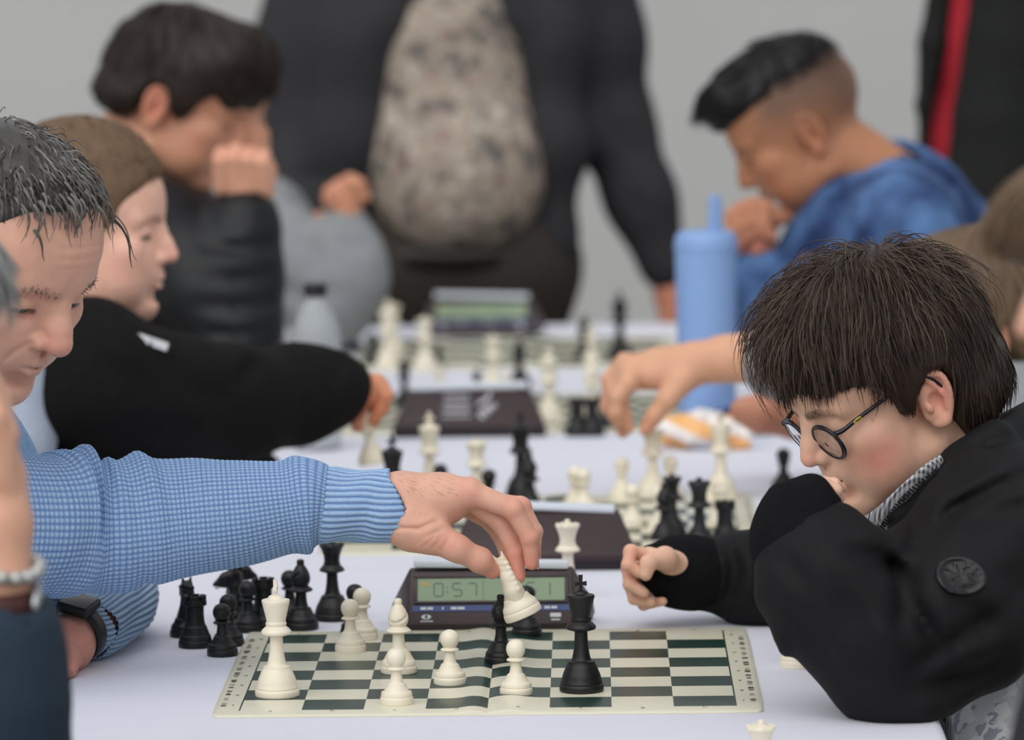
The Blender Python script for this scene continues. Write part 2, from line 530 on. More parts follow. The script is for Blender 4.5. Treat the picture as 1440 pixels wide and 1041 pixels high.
def clear_table(V):
    """cloth and limbs press on the table instead of passing through it: push vertices out of the top or the hanging cloth, whichever is nearer"""
    V = np.array(V, dtype=np.float64)
    d = V - np.array(BC); lx = d @ np.array(AX); ly = d @ np.array(AY)
    m = (np.abs(lx) < XR + .026) & (ly > -.65) & (ly < 3.73) & (V[:, 2] < TZ + .0004) & (V[:, 2] > TZ - .17)
    dz = TZ + .0004 - V[:, 2]; dx = XR + .026 - np.abs(lx)
    up = m & (dz < dx); side = m & ~up
    V[up, 2] = TZ + .0004
    V[side] += (np.sign(lx[side]) * dx[side])[:, None] * np.array(AX)
    return V
table(-0.62, 1.66, -XR, XR, 'folding table under white cloth carrying the two nearest chess boards', 'white cloth spread under the boy with glasses and the man in blue', 1)
table(1.664, 3.70, -XR, XR, 'folding table under white cloth beside the standing man in dark jacket', 'white cloth under the blue tumbler and clear water bottle', 5)
# ------------------------------------------------------------------ chess pieces
m_white = mat('cream_plastic', (236, 227, 206), 0.38, 0.015, 40, sss=0.0)
m_black = mat('black_plastic', (24, 24, 26), 0.42, 0.05, 40, spec=0.45)

BASE = lambda R: [(R * .97, 0, True), (R, 1.2), (R, 5.5), (R * .93, 7.5, True), (R * .95, 8.2), (R * .9, 11.5)]
PROF = {
    'king': [(0, 0, True)] + BASE(20.8) + [(17.6, 16), (14.8, 23), (13, 26.5, True), (12.6, 28.5, True), (9.4, 30), (7.6, 37), (6.5, 46), (6.0, 56.5, True), (13.6, 58.8, True), (14.2, 60.8), (13.0, 63), (9.2, 66.5, True), (9.8, 68), (9.6, 70, True), (8.8, 70.5, True), (10.2, 77), (13.2, 90, True), (12.8, 91.2, True), (7.5, 92.6, True), (6.2, 94.6), (3.0, 96), (0, 96.4, True)],
    'queen': [(0, 0, True)] + BASE(19.5) + [(16.4, 15), (13.6, 20.5), (12, 23.5, True), (11.6, 25.2, True), (8.6, 27), (6.9, 33), (6.0, 41), (5.7, 49, True), (12.4, 51, True), (13.0, 53), (8.6, 58, True), (9.0, 60, True), (8.0, 60.5, True), (8.6, 67), (11.0, 74), (13.0, 77.5, True), (12.2, 79.5, True), (7.5, 80.6), (3.2, 81.4, True), (3.0, 84), (0, 85.4, True)],
    'bishop': [(0, 0, True)] + BASE(17.6) + [(14.2, 13.5), (11.6, 18.5), (10.4, 20.8, True), (10, 22.2, True), (7.4, 23.6), (6.0, 30), (5.6, 37.5, True), (11.6, 39.6, True), (12.2, 41.2), (7.6, 45, True), (8.0, 46, True), (9.4, 49), (9.9, 53), (8.6, 58.5), (5.6, 64), (3.6, 66.6, True), (3.9, 68), (3.8, 70.4), (2.6, 72), (0, 72.4, True)],
    'pawn': [(0, 0, True)] + BASE(15.4) + [(12.4, 11.5), (9.8, 15.8), (8.8, 17.8, True), (8.4, 19, True), (6.4, 20.5), (5.2, 26), (4.8, 31, True), (8.4, 32.2, True), (8.6, 33.4), (5.6, 35.4, True), (7.4, 37.4), (8.9, 41.6), (8.6, 46), (6.4, 49.8), (3.2, 51.6), (0, 52.2, True)],
    'rook': [(0, 0, True)] + BASE(17.2) + [(14.4, 13), (12.6, 18), (11.8, 20.5, True), (11, 21.6, True), (9.8, 25), (9.0, 34), (9.2, 41, True), (11.8, 42.4, True), (12.0, 45, True), (11.8, 47.2, True), (8.2, 47.2, True), (8.0, 45, True), (0, 44.6, True)],
}
PIECE_MESH = {}
def piece_mesh(kind):
    """-> verts, faces (metres, base at origin; knight faces +x)"""
    if kind in PIECE_MESH: return PIECE_MESH[kind]
    if kind == 'knight':
        V1, F1 = lathe(smooth_prof([(0, 0, True)] + BASE(17.4) + [(14.4, 13), (12.6, 16), (12.0, 18, True), (10, 19.5), (0, 21, True)], 3), 36)
        f = Field((-22, -16, 12), (24, 16, 70), 0.7)
        f.chain([(-1, 0, 15), (-4, 0, 26), (-5, 0, 38), (-2, 0, 49)], [11.5, 10, 7.8, 6.2], 4, flat=((0, 1, 0), .82))
        f.chain([(-2, 0, 51), (6, 0, 48), (15, 0, 41.5)], [6.4, 5.6, 4.2], 4, flat=((0, 1, 0), .85))
        f.chain([(4, 0, 44), (8, 0, 40)], [4.5, 3.6], 3)
        f.chain([(4, 0, 20), (7, 0, 29)], [9, 5], 5)                      # chest
        for sy in (-1, 1):
            f.cone((-3, sy * 3.4, 53), (-2.5, sy * 4.2, 61), 2.6, .9, 2)    # ears
            f.ell((4.5, sy * 5.4, 50.5), (1.8, 1.3, 1.6), 1)                # eyes
            f.ell((16.5, sy * 3.6, 42.5), (1.2, 1.2, 1.0), .6, 'cut')       # nostrils
        f.ell((17.5, 0, 39.4), (5, 6, .7), .6, 'cut')                        # mouth
        for i in range(6):                                                  # mane
            z = 26 + i * 5
            f.cone((-12.5 + .4 * i, -3, z), (-9.5 + .7 * i, 3, z + 2), 2.8, 2.8, 2)
        f.ell((9, 0, 33), (6, 9, 5), 3, 'cut')                              # throat
        V2, Q2 = f.mesh()
        V = np.concatenate([V1, V2]); Fc = np.concatenate([F1, Q2 + len(V1)])
    else:
        V, Fc = lathe(smooth_prof(PROF[kind], 4), 40)
        if kind == 'rook':                                                  # crenellations
            extra_v = []; extra_f = []
            for i in range(6):
                a0, a1 = i * math.pi / 3 + .14, (i + 1) * math.pi / 3 - .14
                n = 6; b = len(V) + len(extra_v)
                for k in range(n + 1):
                    a = a0 + (a1 - a0) * k / n
                    for r, z in ((8.3, 47), (11.7, 47), (11.7, 52.2), (8.3, 52.2)):
                        extra_v.append((r * math.cos(a), r * math.sin(a), z))
                for k in range(n):
                    for q in range(4):
                        extra_f.append((b + 4 * k + q, b + 4 * k + (q + 1) % 4, b + 4 * k + 4 + (q + 1) % 4, b + 4 * k + 4 + q))
                extra_f.append((b, b + 3, b + 2, b + 1)); e = b + 4 * n; extra_f.append((e, e + 1, e + 2, e + 3))
            V = np.concatenate([V, np.array(extra_v)]); Fc = np.concatenate([Fc, np.array(extra_f)])
        if kind == 'queen':                                                 # scalloped coronet points
            ev = []; ef = []
            for i in range(9):
                a = i * 2 * math.pi / 9
                sv, sf = lathe([(0, -1.6), (1.3, -1), (1.7, 0), (1.3, 1.2), (0, 1.8)], 8)
                sv = sv + np.array([11.6 * math.cos(a), 11.6 * math.sin(a), 79.2])
                ef.append(sf + len(V) + sum(len(q) for q in ev)); ev.append(sv)
            V = np.concatenate([V] + ev); Fc = np.concatenate([Fc] + ef)
        if kind == 'bishop':                                                # the slanted mitre cut
            z = V[:, 2]; d = (V[:, 0] * .55 + (z - 56) * .83)
            m = (np.abs(d) < 1.3) & (z > 46) & (z < 65) & (V[:, 0] > -3)
            V[m, 0] *= .78; V[m, 1] *= .86
    PIECE_MESH[kind] = (V * MM, Fc)
    return PIECE_MESH[kind]
PM = {}
def piece(kind, colr, px, py, label, group=None, rz=0.0, sc=1.0, loc=None, rot=None):
    m = m_white if colr == 'white' else m_black
    key = (kind, colr)
    cw = 'cream white' if colr == 'white' else 'black'
    if key not in PM:
        V, Fc = piece_mesh(kind)
        o = mesh_obj(f'{colr}_{kind}', V, Fc, m)
        auto_smooth(o, 50)
        PM[key] = o.data
    else:
        o = bpy.data.objects.new(f'{colr}_{kind}', PM[key]); COL.objects.link(o)
    p = loc if loc is not None else T(px, py)
    o.location = p
    if rot is not None: o.rotation_euler = rot
    else: o.rotation_euler = (0, 0, rz)
    o.scale = (sc, sc, sc)
    tag(o, label, 'chess piece', group)
    if kind == 'king':                                                      # cross finial
        if ('cross', colr) not in PM:
            bm = bmesh.new()
            pts = [(-1.7, 95.5), (1.7, 95.5), (1.5, 100.5), (5.6, 99.6), (5.6, 104), (1.5, 103.2), (2.0, 110), (-2.0, 110), (-1.5, 103.2), (-5.6, 104), (-5.6, 99.6), (-1.5, 100.5)]
            prism_bm(bm, [(a * MM, b * MM) for a, b in pts], (-1.8 * MM, 1.8 * MM), 'y')
            c = bm_obj('cross', bm, m, o); PM[('cross', colr)] = c.data
        else:
            c = bpy.data.objects.new('cross', PM[('cross', colr)]); COL.objects.link(c); c.parent = o
    return o

# ------------------------------------------------------------------ vinyl boards
m_board = mat('vinyl_board', (226, 222, 200), 0.3, 0.01, 30)
def _board_nodes():
    n = NT(m_board); X = n.xyz()
    SQ = 0.457 / 8
    x, y = X[0], X[1]
    i = n.m('FLOOR', n.m('DIVIDE', n.m('ADD', x, 0.2285), SQ)); j = n.m('FLOOR', n.m('DIVIDE', n.m('ADD', y, 0.2285), SQ))
    par = n.m('ABSOLUTE', n.m('MODULO', n.m('ADD', n.m('ADD', i, j), 100.0), 2.0))
    ins = n.m('MULTIPLY', n.m('LESS_THAN', n.m('ABSOLUTE', x), 0.2285), n.m('LESS_THAN', n.m('ABSOLUTE', y), 0.2285))
    line = n.m('MULTIPLY', n.m('COMPARE', n.m('ABSOLUTE', x), 0.2288, 0.0008), n.m('LESS_THAN', n.m('ABSOLUTE', y), 0.229))
    fac = n.m('MAXIMUM', n.m('MULTIPLY', par, ins), line)
    base = n.b.inputs['Base Color'].links[0].from_socket
    n.L.new(n.mix(fac, base, srgb(26, 56, 46)), n.b.inputs['Base Color'])
_board_nodes()
m_ink = mat('black_ink', (60, 60, 58), 0.6, 0.05)
def text_mesh(s, size):
    c = bpy.data.curves.new('txt', 'FONT'); c.body = s; c.size = size; c.align_x = 'CENTER'; c.align_y = 'CENTER'
    c.resolution_u = 2
    o = bpy.data.objects.new('txt', c); COL.objects.link(o)
    dg = bpy.context.evaluated_depsgraph_get()
    me = bpy.data.meshes.new_from_object(o.evaluated_get(dg))
    V = np.array([v.co[:] for v in me.vertices]).reshape(-1, 3); Fc = [tuple(p.vertices) for p in me.polygons]
    bpy.data.objects.remove(o); bpy.data.curves.remove(c); bpy.data.meshes.remove(me)
    return V, Fc
def board_z(x):
    return 0.0022 * np.exp(-((x + .014) / .012) ** 2) + 0.0026 * np.exp(-((x - .02) / .016) ** 2) - 0.0012 * np.exp(-(x / .004) ** 2)
def make_board(crease=True):
    HB, TH = 0.254, 0.0028
    xs = np.unique(np.concatenate([np.linspace(-HB, HB, 17), np.linspace(-.07, .07, 57), [-HB + .002, -HB + .005, HB - .002, HB - .005]]))
    ys = np.unique(np.concatenate([np.linspace(-HB, HB, 9), [-HB + .002, -HB + .005, HB - .002, HB - .005]]))
    gx, gy = np.meshgrid(xs, ys, indexing='ij')
    edge = np.minimum(HB - np.abs(gx), HB - np.abs(gy))
    z = TH - 0.0016 * np.clip(1 - edge / .005, 0, 1) ** 2 + (board_z(gx) if crease else 0)
    # rounded corners
    cr = .012
    ax_, ay_ = np.abs(gx), np.abs(gy)
    ex, ey = np.maximum(ax_ - (HB - cr), 0), np.maximum(ay_ - (HB - cr), 0)
    rr = np.sqrt(ex ** 2 + ey ** 2); k = np.where(rr > cr, cr / np.maximum(rr, 1e-9), 1)
    gx = np.where((ex > 0) & (ey > 0), np.sign(gx) * (HB - cr + ex * k), gx); gy = np.where((ex > 0) & (ey > 0), np.sign(gy) * (HB - cr + ey * k), gy)
    nx_, ny_ = gx.shape
    top = np.stack([gx, gy, z], -1).reshape(-1, 3); bot = np.stack([gx, gy, 0 * z + 0.0002], -1).reshape(-1, 3)
    idx = np.arange(nx_ * ny_).reshape(nx_, ny_); N_ = nx_ * ny_
    fq = [tuple(q) for q in np.stack([idx[:-1, :-1], idx[1:, :-1], idx[1:, 1:], idx[:-1, 1:]], -1).reshape(-1, 4)]
    fb = [tuple(N_ + v for v in q[::-1]) for q in fq]
    rim = list(idx[:, 0]) + list(idx[-1, 1:]) + list(idx[-2::-1, -1]) + list(idx[0, -2:0:-1])
    fr = [(rim[i], N_ + rim[i], N_ + rim[(i + 1) % len(rim)], rim[(i + 1) % len(rim)]) for i in range(len(rim))]
    o = mesh_obj('chess_board', np.concatenate([top, bot]), fq + fb + [f[::-1] for f in fr], m_board)
    auto_smooth(o, 50)
    # margin print: rank numbers, file letters and a line of small print down both sides
    V = []; Fc = []
    def put(v, f, x, y, rot=0):
        b = len(V); c, s = math.cos(rot), math.sin(rot)
        for p in v:
            X, Y = x + p[0] * c - p[1] * s, y + p[0] * s + p[1] * c
            V.append((X, Y, TH + 0.00025 + (float(board_z(np.array(X))) if crease else 0)))
        for q in f: Fc.append(tuple(b + t for t in q))
    SQ = .457 / 8
    for j in range(8):
        v, f = text_mesh(str(j + 1), .009)
        for sx in (-1, 1): put(v, f, sx * .2365, -.2285 + (j + .5) * SQ)
        v, f = text_mesh('abcdefgh'[j], .009)
        put(v, f, -.2285 + (j + .5) * SQ, -.2335); put(v, f, -.2285 + (j + .5) * SQ, .2340)
    rnd = random.Random(4)
    for sx in (-1, 1):
        y = -.205
        while y < .2:
            for _ in range(rnd.randint(5, 9)):
                w, h = rnd.uniform(.0012, .0022), rnd.uniform(.004, .0062)
                x0 = sx * .2455
                q = [(-h / 2, 0), (h / 2, 0), (h / 2, w), (-h / 2, w)] if rnd.random() < .6 else [(-h / 2, 0), (-h / 2 + .0012, 0), (h / 2, w), (h / 2 - .0012, w)]
                put(q, [(0, 1, 2, 3)], x0, y); y += w + .0016
            y += .011
    pr = mesh_obj('margin_print', V, Fc, m_ink, o, smooth=False); pr['kind'] = 'stuff'
    return o
board1 = make_board()
tag(board1, 'green and cream vinyl chess board before the boy with glasses', 'chess board', 'vinyl boards along the tables')
board1.location = BC; board1.rotation_euler = (0, 0, YAW)
ZB = TZ + 0.0028                                     # playing surface
for (dx, dy, a, lab) in ((.040, 1.085, .0, 'green and cream vinyl chess board between the reaching boy in black and the bare forearm'),
                         (-.005, 2.29, .01, 'green and cream vinyl chess board around the clock with white emblem on its back'),
                         (-.02, 3.19, -.01, 'green and cream vinyl chess board at the standing man\'s end of the tables')):
    b = copy_tree(board1); b.location = L2W(dx, dy); b.rotation_euler = (0, 0, YAW + a); b['label'] = lab

# ------------------------------------------------------------------ chess clocks
m_clock = mat('maroon_brown_plastic', (56, 42, 44), 0.42, 0.04, 30, 0.15, 700)
m_clockd = mat('dark_brown_plastic', (34, 28, 30), 0.5, 0.04, 30)
m_lcd = mat('green_lcd', (126, 148, 116), 0.25, 0.03, 15)
m_seg = mat('lcd_segments', (88, 106, 86), 0.4, 0.02)
m_blue = mat('blue_label', (42, 62, 118), 0.4, 0.04)
m_print = mat('pale_print', (196, 198, 204), 0.5, 0.03)
m_orange = mat('orange_lcd_reflection', (172, 150, 84), 0.4, 0.02)
m_lever = mat('pale_grey_lever', (214, 220, 228), 0.45, 0.02)
def hull(name, pts, m, parent, bevel=0.0):
    bm = bmesh.new()
    for p in pts: bm.verts.new(p)
    r = bmesh.ops.convex_hull(bm, input=bm.verts)
    bmesh.ops.dissolve_limit(bm, angle_limit=0.02, verts=bm.verts, edges=bm.edges)
    if bevel: bmesh.ops.bevel(bm, geom=list(bm.edges), offset=bevel, segments=2, profile=.5, affect='EDGES')
    return auto_smooth(bm_obj(name, bm, m, parent), 35)
SEG = {'0': 'abcdef', '1': 'bc', '5': 'afgcd', '7': 'abc', '9': 'abcdfg', '4': 'fgbc', '3': 'abgcd'}
def clock(loc, rz, label, tilt=0.0, times=('0:57', '0:51'), back_print=False):
    e = empty('chess_clock', loc, rz, label, 'chess clock', 'digital chess clocks')
    m = MM
    hull('housing', [(-86*m, -50*m, 7*m), (86*m, -50*m, 7*m), (-83*m, -22*m, 60*m), (83*m, -22*m, 60*m), (-83*m, -8*m, 62*m), (83*m, -8*m, 62*m),
                     (-106*m, 36*m, 7*m), (106*m, 36*m, 7*m), (-104*m, 40*m, 18*m), (104*m, 40*m, 18*m)], m_clock, e, 2.2 * m)
    hull('foot_plate', [(-84*m, -49*m, 0), (84*m, -49*m, 0), (-103*m, 36*m, 0), (103*m, 36*m, 0), (-86*m, -51*m, 9*m), (86*m, -51*m, 9*m), (-106*m, 38*m, 9*m), (106*m, 38*m, 9*m)], m_clockd, e, 1.0 * m)
    # front panel frame
    A = Vector((0, -50*m, 7*m)); B = Vector((0, -22*m, 60*m))
    vv = (B - A); Hh = vv.length; vv.normalize(); nn = Vector((0, -vv.z, vv.y)); nn.normalize()
    R = Matrix(((1, 0, 0), (0, vv.y, nn.y), (0, vv.z, nn.z)))
    def plate(name, x0, x1, v0, v1, thick, mt, par, lift=0.0, bev=0.0):
        c = A + vv * ((v0 + v1) / 2 * Hh) + nn * (lift + thick / 2)
        c.x = (x0 + x1) / 2
        return box(name, c, (x1 - x0, (v1 - v0) * Hh, thick), mt, par, R, bev)
    # display well: four frame bars stand proud of the screen
    bz = plate('bezel', -79*m, 79*m, .86, .93, 3*m, m_clock, e, -.5*m, .6*m)
    plate('bezel', -79*m, 79*m, .40, .445, 3*m, m_clock, e, -.5*m, .6*m)
    plate('bezel', -79*m, -75*m, .445, .86, 3*m, m_clock, e, -.5*m, .6*m)
    plate('bezel', 75*m, 79*m, .445, .86, 3*m, m_clock, e, -.5*m, .6*m)
    sc = plate('display', -75*m, 75*m, .445, .86, 1*m, m_lcd, e, 0)
    # digits
    bm = bmesh.new()
    def bar(x, v, w, h):
        c = A + vv * (v * Hh) + nn * (1.15 * m); c.x = x
        box_bm(bm, c, (w, h, .25 * m), R)
    for (s, x0) in ((times[0], -58*m), (times[1], 17*m)):
        x = x0
        dh = .115
        for ch in s:
            if ch in ':.':
                for dv in (-.04, .04): bar(x - 1.5*m, .65 + dv, 1.6*m, 1.8*m)
                x += 4*m; continue
            w = 9*m
            sg = {'a': (x + w/2, .65 + dh, w*.8, 1.6*m), 'd': (x + w/2, .65 - dh, w*.8, 1.6*m), 'g': (x + w/2, .65, w*.8, 1.6*m),
                  'f': (x, .65 + dh/2, 1.7*m, dh*Hh*.85), 'b': (x + w, .65 + dh/2, 1.7*m, dh*Hh*.85), 'e': (x, .65 - dh/2, 1.7*m, dh*Hh*.85), 'c': (x + w, .65 - dh/2, 1.7*m, dh*Hh*.85)}
            for q in SEG[ch]: bar(*sg[q])
            x += 15*m
    bar(-8*m, .65, .6*m, .38*Hh)
    bm_obj('digits', bm, m_seg, sc)['kind'] = 'stuff'
    plate('reflection_mark', -71*m, -63*m, .72, .79, .3*m, m_orange, sc, 1*m)  # orange reflection on the screen, painted as a small bar
    st = plate('label_strip', -80*m, 80*m, .265, .37, .8*m, m_blue, e, 0)
    bm = bmesh.new()
    for (x0, x1) in ((-72, -66), (-65, -59), (-50, -48.5), (-41, -35), (-34, -27), (6, 12), (13, 19), (54, 60), (61, 67)):
        c = A + vv * (.318 * Hh) + nn * (1.0 * m); c.x = (x0 + x1) / 2 * m
        box_bm(bm, c, ((x1 - x0) * m, 2.6 * m, .3 * m), R)
    bm_obj('lettering', bm, m_print, st)['kind'] = 'stuff'
    # small eye emblem and white plate
    bm = bmesh.new()
    bmesh.ops.create_circle(bm, cap_ends=True, segments=24, radius=1.0)
    for v in bm.verts:
        c = A + vv * (.17 * Hh + v.co.y * 2.6 * m * (1 - .25 * v.co.x ** 2)) + nn * .4 * m
        v.co = Vector((-66*m + v.co.x * 5 * m, c.y, c.z))
    em = bm_obj('eye_emblem', bm, m_print, e)
    bm = bmesh.new()
    bmesh.ops.create_circle(bm, cap_ends=True, segments=16, radius=1.0)
    for v in bm.verts:
        c = A + vv * (.17 * Hh + v.co.y * 2.0 * m) + nn * .7 * m
        v.co = Vector((-66*m + v.co.x * 1.5 * m, c.y, c.z))
    bm_obj('pupil', bm, m_clockd, em)
    plate('caption', -72*m, -59*m, .085, .10, .4*m, m_print, em)
    plate('badge', 60*m, 71*m, .15, .22, .4*m, m_print, e)
    plate('caption', 61*m, 70*m, .09, .115, .4*m, m_print, e)
    # rocker lever on top
    lv = box('rocker_lever', (0, -14*m, 66*m), (158*m, 20*m, 8*m), m_lever, e, Matrix.Rotation(tilt, 3, 'Y'), 2*m)
    if back_print:                                                          # white emblem printed on the sloping back
        A2 = Vector((0, 40*m, 18*m)); B2 = Vector((0, -8*m, 62*m)); v2 = (B2 - A2); H2 = v2.length; v2.normalize(); n2 = Vector((0, v2.z, -v2.y))
        if n2.y < 0: n2 = -n2
        bm = bmesh.new()
        def q2(x, v, w, h, r=0.0):
            c = A2 + v2 * (v * H2) + n2 * .0005; c.x = x
            RR = Matrix(((1, 0, 0), (0, v2.y, n2.y), (0, v2.z, n2.z))) @ Matrix.Rotation(r, 3, 'Z')
            box_bm(bm, c, (w, h, .0004), RR)
        for k, (w, v) in enumerate(((34, .62), (38, .50), (34, .38), (38, .24))): q2(18*m, v, w*m, 2.2*m)
        for k in range(5): q2((4 + k * 7) * m, .80, 4*m, 5*m, .5 * (-1) ** k)
        for k in range(7): q2((-16 - (k % 4) * 5) * m, .25 + .09 * k, 12*m, 4.2*m, .9 - .35 * k)
        bm_obj('back_emblem', bm, m_print, e)['kind'] = 'stuff'
    return e
c1 = T(692, 890); clock(Vector((c1.x, c1.y + .05, TZ)), YAW, 'brown digital chess clock showing its green display behind the nearest board', .02)
c2 = T(766, 804); clock(Vector((c2.x, c2.y + .04, TZ)), math.pi + YAW, 'plain brown back of a chess clock behind the white queen', -.05)
c3 = T(661, 616); clock(Vector((c3.x, c3.y + .04, TZ)), math.pi + YAW, 'brown chess clock with white printed emblem on its back', .02, back_print=True)
c4 = T(678, 474); clock(Vector((c4.x, c4.y + .05, TZ)), YAW, 'small blurred chess clock at far end facing the camera', .03)
# ------------------------------------------------------------------ pieces on the nearest board (px = base centre in the photograph)
def on_board(px, py): return T(px, py, ZB)
def pb(kind, colr, px, py, label, group=None, rz=0.0, sc=1.0): return piece(kind, colr, px, py, label, group, rz, sc, loc=on_board(px, py))
def pt(kind, colr, px, py, label, group=None, rz=0.0, sc=1.0): return piece(kind, colr, px, py, label, group, rz, sc)
pb('king', 'white', 390, 979, 'tall white king standing alone at corner of the nearest board', rz=1.5)
pb('king', 'black', 818, 972, 'tall black king on nearest board right of the pawns', rz=.15)
pb('bishop', 'white', 561, 946, 'white bishop standing behind a white pawn on nearest board', rz=-2.0)
pb('pawn', 'white', 558, 990, 'white pawn in front of the white bishop at board edge')
pb('pawn', 'white', 633, 962, 'white pawn between white bishop and the board crease')
pb('pawn', 'white', 726, 977, 'white pawn in front of the black pawn just past the crease')
pb('pawn', 'white', 493, 916, 'white pawn nearest the white king, before another white pawn')
pb('pawn', 'white', 510, 899, 'white pawn half hidden behind another white pawn')
pb('bishop', 'black', 705, 932, 'black bishop under the raised white knight on nearest board', sc=.93)
pb('pawn', 'black', 741, 894, 'black pawn on board edge in front of the clock display', sc=.98)
pt('pawn', 'black', 500, 893, 'black pawn hidden behind the white pawns beside the board')
pt('queen', 'black', 468, 872, 'black queen standing on the cloth beside the clock')
pt('bishop', 'black', 424, 885, 'black bishop on cloth beside the black queen', rz=2.6)
pt('pawn', 'black', 408, 872, 'black pawn half hidden behind the black bishop')
pt('rook', 'black', 371, 884, 'black rook on cloth farther back among captured pieces')
pt('pawn', 'black', 349, 888, 'black pawn in middle of captured black pieces')
pt('knight', 'black', 326, 878, 'black knight with head turned towards the sweater elbow among captured pieces', rz=3.4)
pt('knight', 'black', 338, 868, 'black knight at back of captured black pieces', rz=.3)
pt('rook', 'black', 275, 910, 'black rook nearest the sweater elbow')
pt('knight', 'black', 263, 895, 'black knight behind the rook by the sweater elbow', rz=1.9)
pt('pawn', 'black', 313, 922, 'black pawn foremost of captured black pieces')
pt('pawn', 'black', 322, 908, 'black pawn standing just behind the foremost captured pawn')
pt('queen', 'white', 799, 842, 'white queen standing behind the clock with green display')
pt('rook', 'white', 1121, 938, 'white rook mostly hidden under the black sleeve elbow')
piece('queen', 'white', 0, 0, 'blurred white queen on cloth in front of the nearest board', loc=P(1070, 1012, 4.26) - Vector((0, 0, .0855)) )
# ------------------------------------------------------------------ second board
g2 = 'pieces on the second board'
pt('king', 'black', 553, 742, 'black king behind the blue sweater cuff', g2, .2)
pt('bishop', 'black', 536, 760, 'black bishop with base showing under the blue cuff', g2)
pt('king', 'white', 605, 704, 'white king rising behind the hairy wrist', g2, .4)
pt('queen', 'white', 671, 714, 'white queen rising behind the bent knuckles', g2)
pt('pawn', 'black', 620, 712, 'black pawn peeping over the back of the hand', g2)
pt('pawn', 'black', 688, 720, 'black pawn peeping over the bent knuckles', g2)
pt('king', 'black', 733, 704, 'black king standing beside the plain clock back', g2, .1)
pt('bishop', 'black', 745, 722, 'black bishop right beside the tall black king', g2)
pt('pawn', 'white', 809, 716, 'white pawn behind plain clock, half covered by the pawn beside it', g2)
pt('pawn', 'white', 821, 719, 'white pawn behind plain clock, standing half before another white pawn', g2)
pt('pawn', 'white', 890, 743, 'white pawn at corner of the plain clock on second board', g2)
pt('pawn', 'white', 928, 748, 'white pawn touching the black bishop by the clenched hand', g2)
pt('pawn', 'white', 875, 702, 'white pawn beside the white queen on second board', g2)
pt('queen', 'white', 918, 702, 'white queen under the reaching bare hand', g2, sc=1.06)
pt('pawn', 'white', 943, 700, 'white pawn directly behind the black bishop on second board', g2)
pt('bishop', 'black', 935, 762, 'black bishop at edge of second board by the clenched hand', g2, sc=.95)
pt('queen', 'black', 946, 754, 'black queen behind the black bishop on second board', g2, sc=.86)
pt('queen', 'black', 984, 776, 'black queen behind the black sleeve on second board', g2)
pt('rook', 'black', 1020, 768, 'black rook behind the black sleeve on second board', g2)
pt('king', 'white', 1014, 703, 'white king behind the black rook on second board', g2, .9)
pt('rook', 'white', 1014, 742, 'white rook hidden between black rook and white king', g2)
pt('pawn', 'black', 1102, 689, 'lone black pawn behind the raised black cuff', g2)
# ------------------------------------------------------------------ third board
g3 = 'pieces on the third board'
pt('king', 'white', 773, 596, 'white king at corner of the clock with emblem', g3, .5)
pt('bishop', 'white', 833, 585, 'white bishop behind the pair of black rooks', g3, sc=1.1)
pt('rook', 'black', 812, 613, 'black rook beside the white king at the emblem clock', g3)
pt('rook', 'black', 833, 613, 'black rook between another black rook and a black pawn', g3)
pt('pawn', 'black', 850, 604, 'black pawn beside the reaching bare fingers', g3)
pt('queen', 'white', 694, 550, 'white queen behind the clock with emblem', g3)
pt('pawn', 'white', 715, 556, 'white pawn leaning close to the queen behind the emblem clock', g3, sc=.6)
pt('bishop', 'black', 731, 544, 'black bishop right of white queen behind the emblem clock', g3)
pt('pawn', 'black', 671, 558, 'black pawn left of white queen behind the emblem clock', g3, sc=.75)
pt('pawn', 'white', 618, 554, 'white pawn behind the left half of emblem clock', g3, sc=.85)
pt('queen', 'black', 569, 572, 'black queen at left end of the emblem clock', g3, sc=.8)
# ------------------------------------------------------------------ fourth board
g4 = 'pieces on the farthest board'
pt('king', 'white', 546, 519, 'tall white king on farthest board near the water bottle', g4, .4)
pt('queen', 'white', 553, 500, 'white queen behind the tall white king on farthest board', g4)
pt('queen', 'white', 598, 522, 'white queen on farthest board before the standing man', g4)
pt('pawn', 'black', 617, 520, 'black pawn beside white queen on farthest board', g4, sc=.7)
pt('pawn', 'black', 524, 515, 'black pawn near the reaching hand on farthest board', g4)
pt('bishop', 'black', 494, 492, 'black bishop by the water bottle on farthest board', g4)
pt('king', 'black', 872, 506, 'tall black king on farthest board near the tumbler', g4, .2)
pt('bishop', 'black', 822, 508, 'black bishop behind white bishop on farthest board', g4)
pt('queen', 'white', 831, 512, 'white queen between black bishop and black king on farthest board', g4, sc=.7)
# ------------------------------------------------------------------ people: heads, hands, hair
m_skin = mat('skin', (0, 0, 0), 0.5, 0.05, 90, 0.10, 1100, spec=0.35, sss=0.12, vcol=True)
def pose(face, yaw, pitch, roll=0.0):
    """head frame: face -1 looks to the left, +1 to the right; yaw turns to the camera, pitch bows; columns forward, left, up"""
    y, p, r = (math.radians(a) for a in (yaw, pitch, roll))
    fh = np.array([face * math.cos(y), -math.sin(y), 0])
    f = fh * math.cos(p) + np.array([0, 0, -math.sin(p)]); u = fh * math.sin(p) + np.array([0, 0, math.cos(p)])
    l = np.cross(u, f)
    l, u = l * math.cos(r) + u * math.sin(r), u * math.cos(r) - l * math.sin(r)
    return np.stack([f, l, u], 1)
class Head:
    """a head in its own millimetre frame (x forward, y left, z up, origin between the ear canals)"""
    def __init__(s, R, anchor, px, py, D, sc):
        s.R, s.s = R, sc * MM
        s.o = np.array(P(px, py, D)) - R @ (np.array(anchor) * s.s)
    def w(s, V): return (np.asarray(V) @ s.R.T) * s.s + s.o
    def l(s, p): return (np.asarray(p) - s.o) @ s.R / s.s
